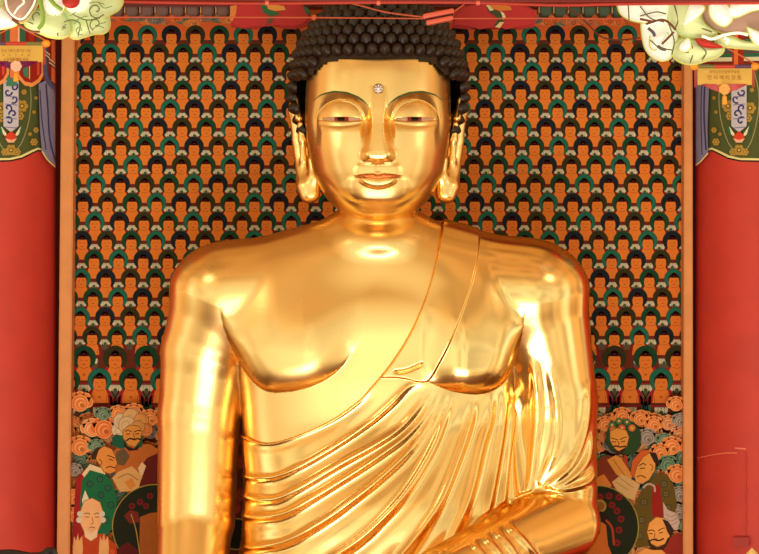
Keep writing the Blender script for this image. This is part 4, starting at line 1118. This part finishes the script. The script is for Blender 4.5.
# ------------------------------------------------------------------ small prayer banners
M_YEL = mat('yellow banner cloth', lin((255, 226, 122)), .7, var=.04); M_ORG = mat('orange wood knob', lin((250, 165, 50)), .4); M_PINK = mat('pink satin', lin((238, 120, 130)), .4); M_PURP = mat('purple satin', lin((150, 26, 116)), .4)
M_INK = mat('brown lettering', lin((176, 112, 40)), .7); M_SAL = mat('salmon ribbon', lin((222, 104, 84)), .5); M_RODR = mat('red rod wrap', lin((206, 60, 46)), .5); M_RODG = mat('olive rod wrap', lin((128, 118, 60)), .5); M_RODV = mat('violet rod wrap', lin((96, 62, 110)), .5)
M_STR = mat('orange cord', lin((216, 116, 58)), .6)
def wavy(name, x0, x1, y0, y1, yd, m, parent, amp=.006, skew=0.0):
    bm = bmesh.new(); n = 14
    def pt(i, j): 
        a = x0 + (x1 - x0) * i / n; b = y0 + (y1 - y0) * j / 4 + skew * (i / n)
        return P(a, b, yd + amp * math.sin(i * .8) * j / 4)
    V = [[bm.verts.new(pt(i, j)) for j in range(5)] for i in range(n + 1)]
    for i in range(n):
        for j in range(4): bm.faces.new((V[i][j], V[i][j + 1], V[i + 1][j + 1], V[i + 1][j]))
    bmesh.ops.solidify(bm, geom=bm.faces[:], thickness=.003)
    return from_bm(name, bm, m, parent)
def lettering(txt, px, py, size, yd, parent, wide=1.0, spacing=1.0):
    cu = bpy.data.curves.new('t', 'FONT'); cu.body = txt; cu.size = size * S; cu.align_x = 'CENTER'; cu.extrude = .0006; cu.space_character = spacing; cu.resolution_u = 2
    o = bpy.data.objects.new('t', cu); C.objects.link(o)
    dg = bpy.context.evaluated_depsgraph_get(); dg.update(); me = bpy.data.meshes.new_from_object(o.evaluated_get(dg)); bpy.data.objects.remove(o)
    me.transform(Matrix.Translation(P(px, py, yd)) @ Matrix.Rotation(math.pi / 2, 4, 'X') @ Matrix.Diagonal((wide, 1, 1, 1)))
    me.name = 'lettering'
    return link('lettering', me, M_INK, parent, smooth=False)
YB = -.42
def banner(label, kx0, kx1, ky, apex, rows, cols, purple):
    cx = (kx0 + kx1) / 2
    b = empty('prayer_banner', P(cx, ky, YB), label, 'banner')
    for i, c in enumerate(cols):
        a0 = kx0 + (kx1 - kx0) * i / 3; a1 = kx0 + (kx1 - kx0) * (i + 1) / 3
        bm = bmesh.new(); bm_tube(bm, [P(a0, ky, YB), P(a1, ky, YB)], .0095, 10); from_bm('rod', bm, c, b)
    for k in (kx0, kx1):
        bm = bmesh.new(); bm_ball(bm, P(k, ky, YB), .019, 1.2, 1, 1); from_bm('rod_knob', bm, M_ORG, b)
    bm = bmesh.new()
    for k in (kx0, kx1): bm_tube(bm, [P(k, ky - 3, YB), P(*apex, YB)], .0038, 6)
    bm_tube(bm, [P(*apex, YB), P(apex[0], -120, YB)], .0030, 6)
    from_bm('cord', bm, M_STR, b)
    wavy('banner_cloth', kx0 + 3.5, kx1 - 3.0, ky + 1.0, ky + 18.5, YB, M_YEL, b)
    for k in (kx0 + 1.6, kx1 - 1.6): wavy('side_ribbon', k - 1.4, k + 1.2, ky + 1.5, ky + 21, YB + .002, M_SAL, b, .002)
    for t, py, sz, wd, sp in rows: lettering(t, cx, py, sz, YB - .012, b, wd, sp)
    # satin swag
    bm = bmesh.new(); n = 16
    top = [bm.verts.new(P(kx0 + 8 + (kx1 - kx0 - 16) * i / n, ky + 17.5, YB - .004)) for i in range(n + 1)]
    bot = [bm.verts.new(P(kx0 + 8 + (kx1 - kx0 - 16) * i / n, ky + 18.2 + 9.5 * (1 - abs(2 * i / n - 1)) ** .85, YB - .012 - .01 * math.sin(i))) for i in range(n + 1)]
    for i in range(n): bm.faces.new((top[i], bot[i], bot[i + 1], top[i + 1]))
    bmesh.ops.solidify(bm, geom=bm.faces[:], thickness=.003)
    from_bm('satin_swag', bm, M_PURP if purple else M_PINK, b)
    bm = bmesh.new(); c = P(cx, ky + 22.5, YB - .03)
    for k in range(7):
        a = k * 2 * math.pi / 7; bm_ball(bm, c + Vector((math.cos(a) * .016, 0, math.sin(a) * .016)), .013, 1, .5, 1, 8, 6)
    bm_ball(bm, c + Vector((0, -.006, 0)), .009, 1, .6, 1, 8, 6)
    from_bm('paper_flower', bm, mat('pale pink paper' if purple else 'golden paper', lin((244, 190, 168) if purple else (242, 170, 90)), .6), b)
    bm = bmesh.new(); bm_tube(bm, [P(cx, ky + 25, YB - .02), P(cx, ky + 29, YB - .02), P(cx, ky + 30, YB - .02), P(cx, ky + 38, YB - .02)], [.006, .006, .011, .013], 8)
    from_bm('tassel', bm, M_ORG, b)
    return b
banner('yellow prayer banner with three lines of small lettering, hung before the left column', -14, 46, 43.6, (16, 25), [('항상 기쁘고 즐거운 나날', 52, 3.6, .8, 1.0), ('ㅎ ㅅ ㅏ ㅎ ㅂ', 56.4, 3.4, 1, 1.6), ('소원성취 발원 축원', 60.6, 3.4, .9, 1.0)], (M_RODV, M_RODR, M_RODG), True)
banner('yellow prayer banner with two lines of lettering, hung before the right column', 694, 755, 66.5, (725, 47), [('부처님오신날봉축발원', 73.2, 3.2, 1.0, 1.0), ('만사여의형통', 79.4, 5.0, 1.0, 1.45)], (M_RODG, M_RODR, M_RODV), False)

# ------------------------------------------------------------------ pipes and wires overhead
M_PIPE = mat('salmon red pipe', lin((196, 56, 46)), .4); M_PIPE2 = mat('dark red pipe', lin((128, 16, 14)), .45)
YP = -.95
pr = empty('ceiling_pipe', P(400, 2, YP), 'salmon red pipe running across the top edge of the view', 'pipe')
bm = bmesh.new(); bm_tube(bm, [P(a, b, YP) for a, b in smooth_line([(-160, -12), (40, -3), (110, 1.5), (250, 3.6), (370, 2.6), (470, 2.8), (560, 5.4), (640, 4), (920, 2)], 6)], .0066, 10); from_bm('pipe', bm, M_PIPE, pr)
for x in (267, 378.5, 478):
    bm = bmesh.new(); bm_tube(bm, [P(x - 1.8, 3.0, YP), P(x + 1.8, 3.0, YP)], .011, 10); from_bm('pipe_clip', bm, mat('bright clip', lin((246, 120, 96)), .35), pr)
bm = bmesh.new(); bm_tube(bm, [P(-160, -9, YP + .06), P(60, -2.5, YP + .06), P(320, .2, YP + .06), P(620, .8, YP + .06), P(920, .2, YP + .06)], .011, 10)
tag(from_bm('roof_rail', bm, M_PIPE2), 'dark red rail just above the salmon pipe at the top edge', 'rail')
M_W = mat('salmon wire', lin((206, 92, 62)), .5)
bm = bmesh.new(); bm_tube(bm, [P(a, b, -.46) for a, b in ((-160, 17), (232, 17.3), (314, 17.6), (420, 18.6), (560, 18.4), (640, 19), (920, 20))], .0036, 6)
bm_ball(bm, P(314, 17.4, -.46), .014)
tag(from_bm('taut_wire', bm, M_W), 'thin taut orange wire stretched level in front of the dark curls', 'wire')
bm = bmesh.new(); bm_tube(bm, [P(a, b, -.86) for a, b in smooth_line([(346, 2), (362, 6), (385, 12), (410, 15.5), (428, 17.5)], 6)], .0040, 6)
bm_tube(bm, [P(a, b, -.86) for a, b in smooth_line([(450, 14), (456, 10), (462, 6), (466, 2)], 6)], .0040, 6)
cc = empty('wire_connector', P(439, 17, -.86), 'salmon plastic wire connector with a dark slot, hanging over the curls', 'connector')
from_bm('lead', bm, M_W, cc)
M_CONN = mat('salmon plastic', lin((232, 104, 84)), .4)
def tilted(name, x0, x1, y0, y1, yd0, yd1, m, bev):
    bm = bmesh.new(); bm_box(bm, (x0 - 439) * S, (x1 - 439) * S, yd0, yd1, (17 - y1) * S, (17 - y0) * S, bev)
    bmesh.ops.transform(bm, matrix=Matrix.Translation(P(439, 17, -.86)) @ Matrix.Rotation(math.radians(-11), 4, 'Y'), verts=bm.verts[:])
    return from_bm(name, bm, m, cc)
tilted('connector_body', 424, 454, 11.8, 16.4, -.03, .03, M_CONN, .008); tilted('connector_body', 426, 452, 18.2, 22.6, -.03, .03, M_CONN, .008)
tilted('slot', 425.5, 452.5, 15.5, 19, -.012, .02, mat('dark slot', lin((70, 20, 16)), .6), .002)
bm = bmesh.new(); bm_tube(bm, [P(a, b, .50) for a, b in smooth_line([(536, -4), (556, 4), (574, 12), (588, 24), (600, 36), (616, 40), (640, 38)], 6)], .0042, 6)
tag(from_bm('loose_cable', bm, mat('dark brown cable', lin((104, 34, 24)), .5)), 'dark brown cable looping down at the upper right of the painting', 'cable')

# ------------------------------------------------------------------ stand tips at the bottom edge
M_IRON = mat('black iron', lin((26, 14, 12)), .5)
t = empty('iron_stand', (X(25, -1.0), -1.0, FLOOR), 'black iron stand whose curled top edge shows in the bottom left corner', 'stand')
bm = bmesh.new(); bm_tube(bm, [P(a, b, -1.0) for a, b in smooth_line([(-40, 552), (-10, 553.5), (12, 553), (30, 556), (42, 555), (48, 551), (53, 551.5), (54, 556), (50, 558)], 6)], .017, 8); from_bm('scroll', bm, M_IRON, t)
bm = bmesh.new(); bm_tube(bm, [P(30, 555, -1.0), (X(30, -1.0), -1.0, FLOOR + .04)], .02, 10); from_bm('post', bm, M_IRON, t)
bm = bmesh.new(); bm_tube(bm, [(X(30, -1), -1, FLOOR), (X(30, -1), -1, FLOOR + .05)], .16, 20); from_bm('foot', bm, M_IRON, t)
t = empty('gilded_finial', (X(752, -1.0), -1.0, FLOOR), 'pale gold pointed finial peeking up in the bottom right corner', 'finial')
bm = bmesh.new(); c = P(752, 548, -1.0)
bm_tube(bm, [c, c - Vector((0, 0, .02)), c - Vector((0, 0, .06)), c - Vector((0, 0, .12)), c - Vector((0, 0, .2))], [.002, .022, .06, .075, .03], 8); from_bm('tip', bm, mat('pale gold paint', lin((240, 205, 130)), .4), t)
bm = bmesh.new(); bm_tube(bm, [c - Vector((0, 0, .18)), (c.x, -1, FLOOR)], .025, 10); from_bm('post', bm, M_GOLD, t)

# ------------------------------------------------------------------ pedestal, altar, room
zt = float(min(bv[:, 2].min(), rv[:, 2].min())) - .002
pd = empty('lotus_pedestal', (0, -.3, FLOOR), 'round lotus pedestal carrying the statue', 'pedestal')
M_PED = mat('dull gilt wood', lin((176, 110, 44)), .45, .6)
bm = bmesh.new(); n = 64; rings = []
for r, z in ((1.5, FLOOR), (1.5, FLOOR + .25), (1.15, FLOOR + .4), (1.2, zt - .35), (1.62, zt - .12), (1.6, zt)):
    rings.append([bm.verts.new((r * math.cos(2 * math.pi * k / n) * 1.05, -.35 + r * .72 * math.sin(2 * math.pi * k / n), z)) for k in range(n)])
for A, B in zip(rings, rings[1:]):
    for k in range(n): bm.faces.new((A[k], A[(k + 1) % n], B[(k + 1) % n], B[k]))
bm.faces.new(rings[0][::-1]); bm.faces.new(rings[-1]); from_bm('pedestal_body', bm, M_PED, pd)
def struct(name, m, *b):
    bm = bmesh.new(); bm_box(bm, *b); o = from_bm(name, bm, m, None, smooth=False); o['kind'] = 'structure'; return o
struct('floor', mat('dark wood floor', lin((110, 62, 34)), .5, var=.2), -6, 6, -6, 2.0, FLOOR - .1, FLOOR)
struct('wall_back', mat('dark red wall', lin((120, 34, 24)), .7, var=.15), -1.95, 1.95, 1.45, 1.55, FLOOR, 3.8)
# ================================================================== CAMERA, LIGHT
cam = bpy.data.cameras.new('camera'); co = bpy.data.objects.new('camera', cam); C.objects.link(co)
co.location = (0, -D, ZC); co.rotation_euler = (math.pi / 2, 0, 0)
cam.sensor_width = 36; cam.lens = 36 * D / (759 * S); cam.clip_end = 100
bpy.context.scene.camera = co

w = bpy.data.worlds.new('hall'); bpy.context.scene.world = w; w.use_nodes = True
nt = w.node_tree; N = nt.nodes; L = nt.links
bg = N['Background']
geo = N.new('ShaderNodeTexCoord'); sep = N.new('ShaderNodeSeparateXYZ'); L.new(geo.outputs['Generated'], sep.inputs[0])
def math_(op, a, b=None, c=None):
    n = N.new('ShaderNodeMath'); n.operation = op
    for i, q in enumerate((a, b, c)):
        if q is None: continue
        if isinstance(q, (int, float)): n.inputs[i].default_value = q
        else: L.new(q, n.inputs[i])
    return n.outputs[0]
def ramp(src, stops):
    r = N.new('ShaderNodeValToRGB'); L.new(src, r.inputs[0]); e = r.color_ramp.elements
    while len(e) > 1: e.remove(e[-1])
    for i, (p, c) in enumerate(stops):
        q = e[0] if i == 0 else e.new(p)
        q.position = p; q.color = (*c, 1)
    return r.outputs[0]
elev = math_('ADD', math_('MULTIPLY', math_('ARCSINE', sep.outputs[2]), 1 / math.pi), .5)          # 0 straight down .. 1 straight up
azi = math_('MULTIPLY', math_('ABSOLUTE', math_('ARCTAN2', sep.outputs[0], math_('MULTIPLY', sep.outputs[1], -1.0))), 1 / math.pi)   # 0 the open front .. 1 behind
FRONT = [(0, (.40, .16, .04)), (.18, (.50, .21, .055)), (.28, (.68, .33, .10)), (.35, (.92, .60, .27)), (.42, (1.06, .94, .60)), (.50, (1.16, 1.12, .84)), (.575, (1.08, .95, .60)), (.64, (.90, .61, .28)), (.76, (.73, .40, .15)), (1, (.72, .38, .13))]
SIDE = [(0, (.34, .13, .03)), (.30, (.50, .22, .06)), (.5, (1.05, .62, .26)), (.7, (.70, .36, .11)), (1, (.56, .26, .07))]
def scaled(st): return [(p, tuple(min(1.0, v / 4.0) for v in c)) for p, c in st]
fr = ramp(elev, scaled(FRONT)); si = ramp(elev, scaled(SIDE))
mask = ramp(azi, [(0, (1, 1, 1)), (.22, (1, 1, 1)), (.30, (.55, .55, .55)), (.335, (.35, .35, .35)), (.37, (1.5, 1.5, 1.5)), (.42, (1.5, 1.5, 1.5)), (.455, (.1, .1, .1)), (.50, (0, 0, 0)), (.60, (.0, .0, .0)), (.63, (.8, .8, .8)), (.66, (.8, .8, .8)), (.69, (0, 0, 0)), (1, (0, 0, 0))])
mx = N.new('ShaderNodeMix'); mx.data_type = 'RGBA'; mx.clamp_factor = False; L.new(mask, mx.inputs[0]); L.new(si, mx.inputs[6]); L.new(fr, mx.inputs[7])
# noise darkens the surroundings in patches, added for blotchy reflections in the gold
no = N.new('ShaderNodeTexNoise'); no.inputs['Scale'].default_value = 5.0; no.inputs['Detail'].default_value = 3; L.new(geo.outputs['Generated'], no.inputs['Vector'])
nm = N.new('ShaderNodeMapRange'); L.new(no.outputs['Fac'], nm.inputs['Value']); nm.inputs['From Min'].default_value = .40; nm.inputs['From Max'].default_value = .56; nm.inputs['To Min'].default_value = .52; nm.inputs['To Max'].default_value = 1.08
mu = N.new('ShaderNodeMix'); mu.data_type = 'RGBA'; mu.blend_type = 'MULTIPLY'; mu.inputs[0].default_value = 1.0; L.new(mx.outputs[2], mu.inputs[6]); L.new(nm.outputs['Result'], mu.inputs[7])
L.new(mu.outputs[2], bg.inputs[0]); bg.inputs[1].default_value = 4.0 * 1.0

# daylight coming in low through the open doors in front of the altar
la = bpy.data.lights.new('door_daylight', 'AREA'); la.shape = 'RECTANGLE'; la.size = 4.0; la.size_y = 1.6; la.energy = 140; la.color = (1, .90, .74)
lo = bpy.data.objects.new('door_daylight', la); C.objects.link(lo); lo.location = (0, -5.5, -1.2); lo.rotation_euler = (math.radians(98), 0, 0)
for nm_, pos, en in (('banner_fill_lamp', P(6, 84, -1.35), 7.0), ('banner_fill_lamp', P(750, 92, -1.25), 6.5)):  # added fill lamps in the open, brightening the banners and column tops
    pl = bpy.data.lights.new(nm_, 'POINT'); pl.energy = en; pl.color = (1, .85, .62); pl.shadow_soft_size = .22
    po = bpy.data.objects.new(nm_, pl); C.objects.link(po); po.location = pos
sc = bpy.context.scene
sc.view_settings.view_transform = 'Standard'; sc.view_settings.look = 'None'; sc.view_settings.exposure = 0.15; sc.view_settings.gamma = 1.0
sc.view_settings.use_curve_mapping = False
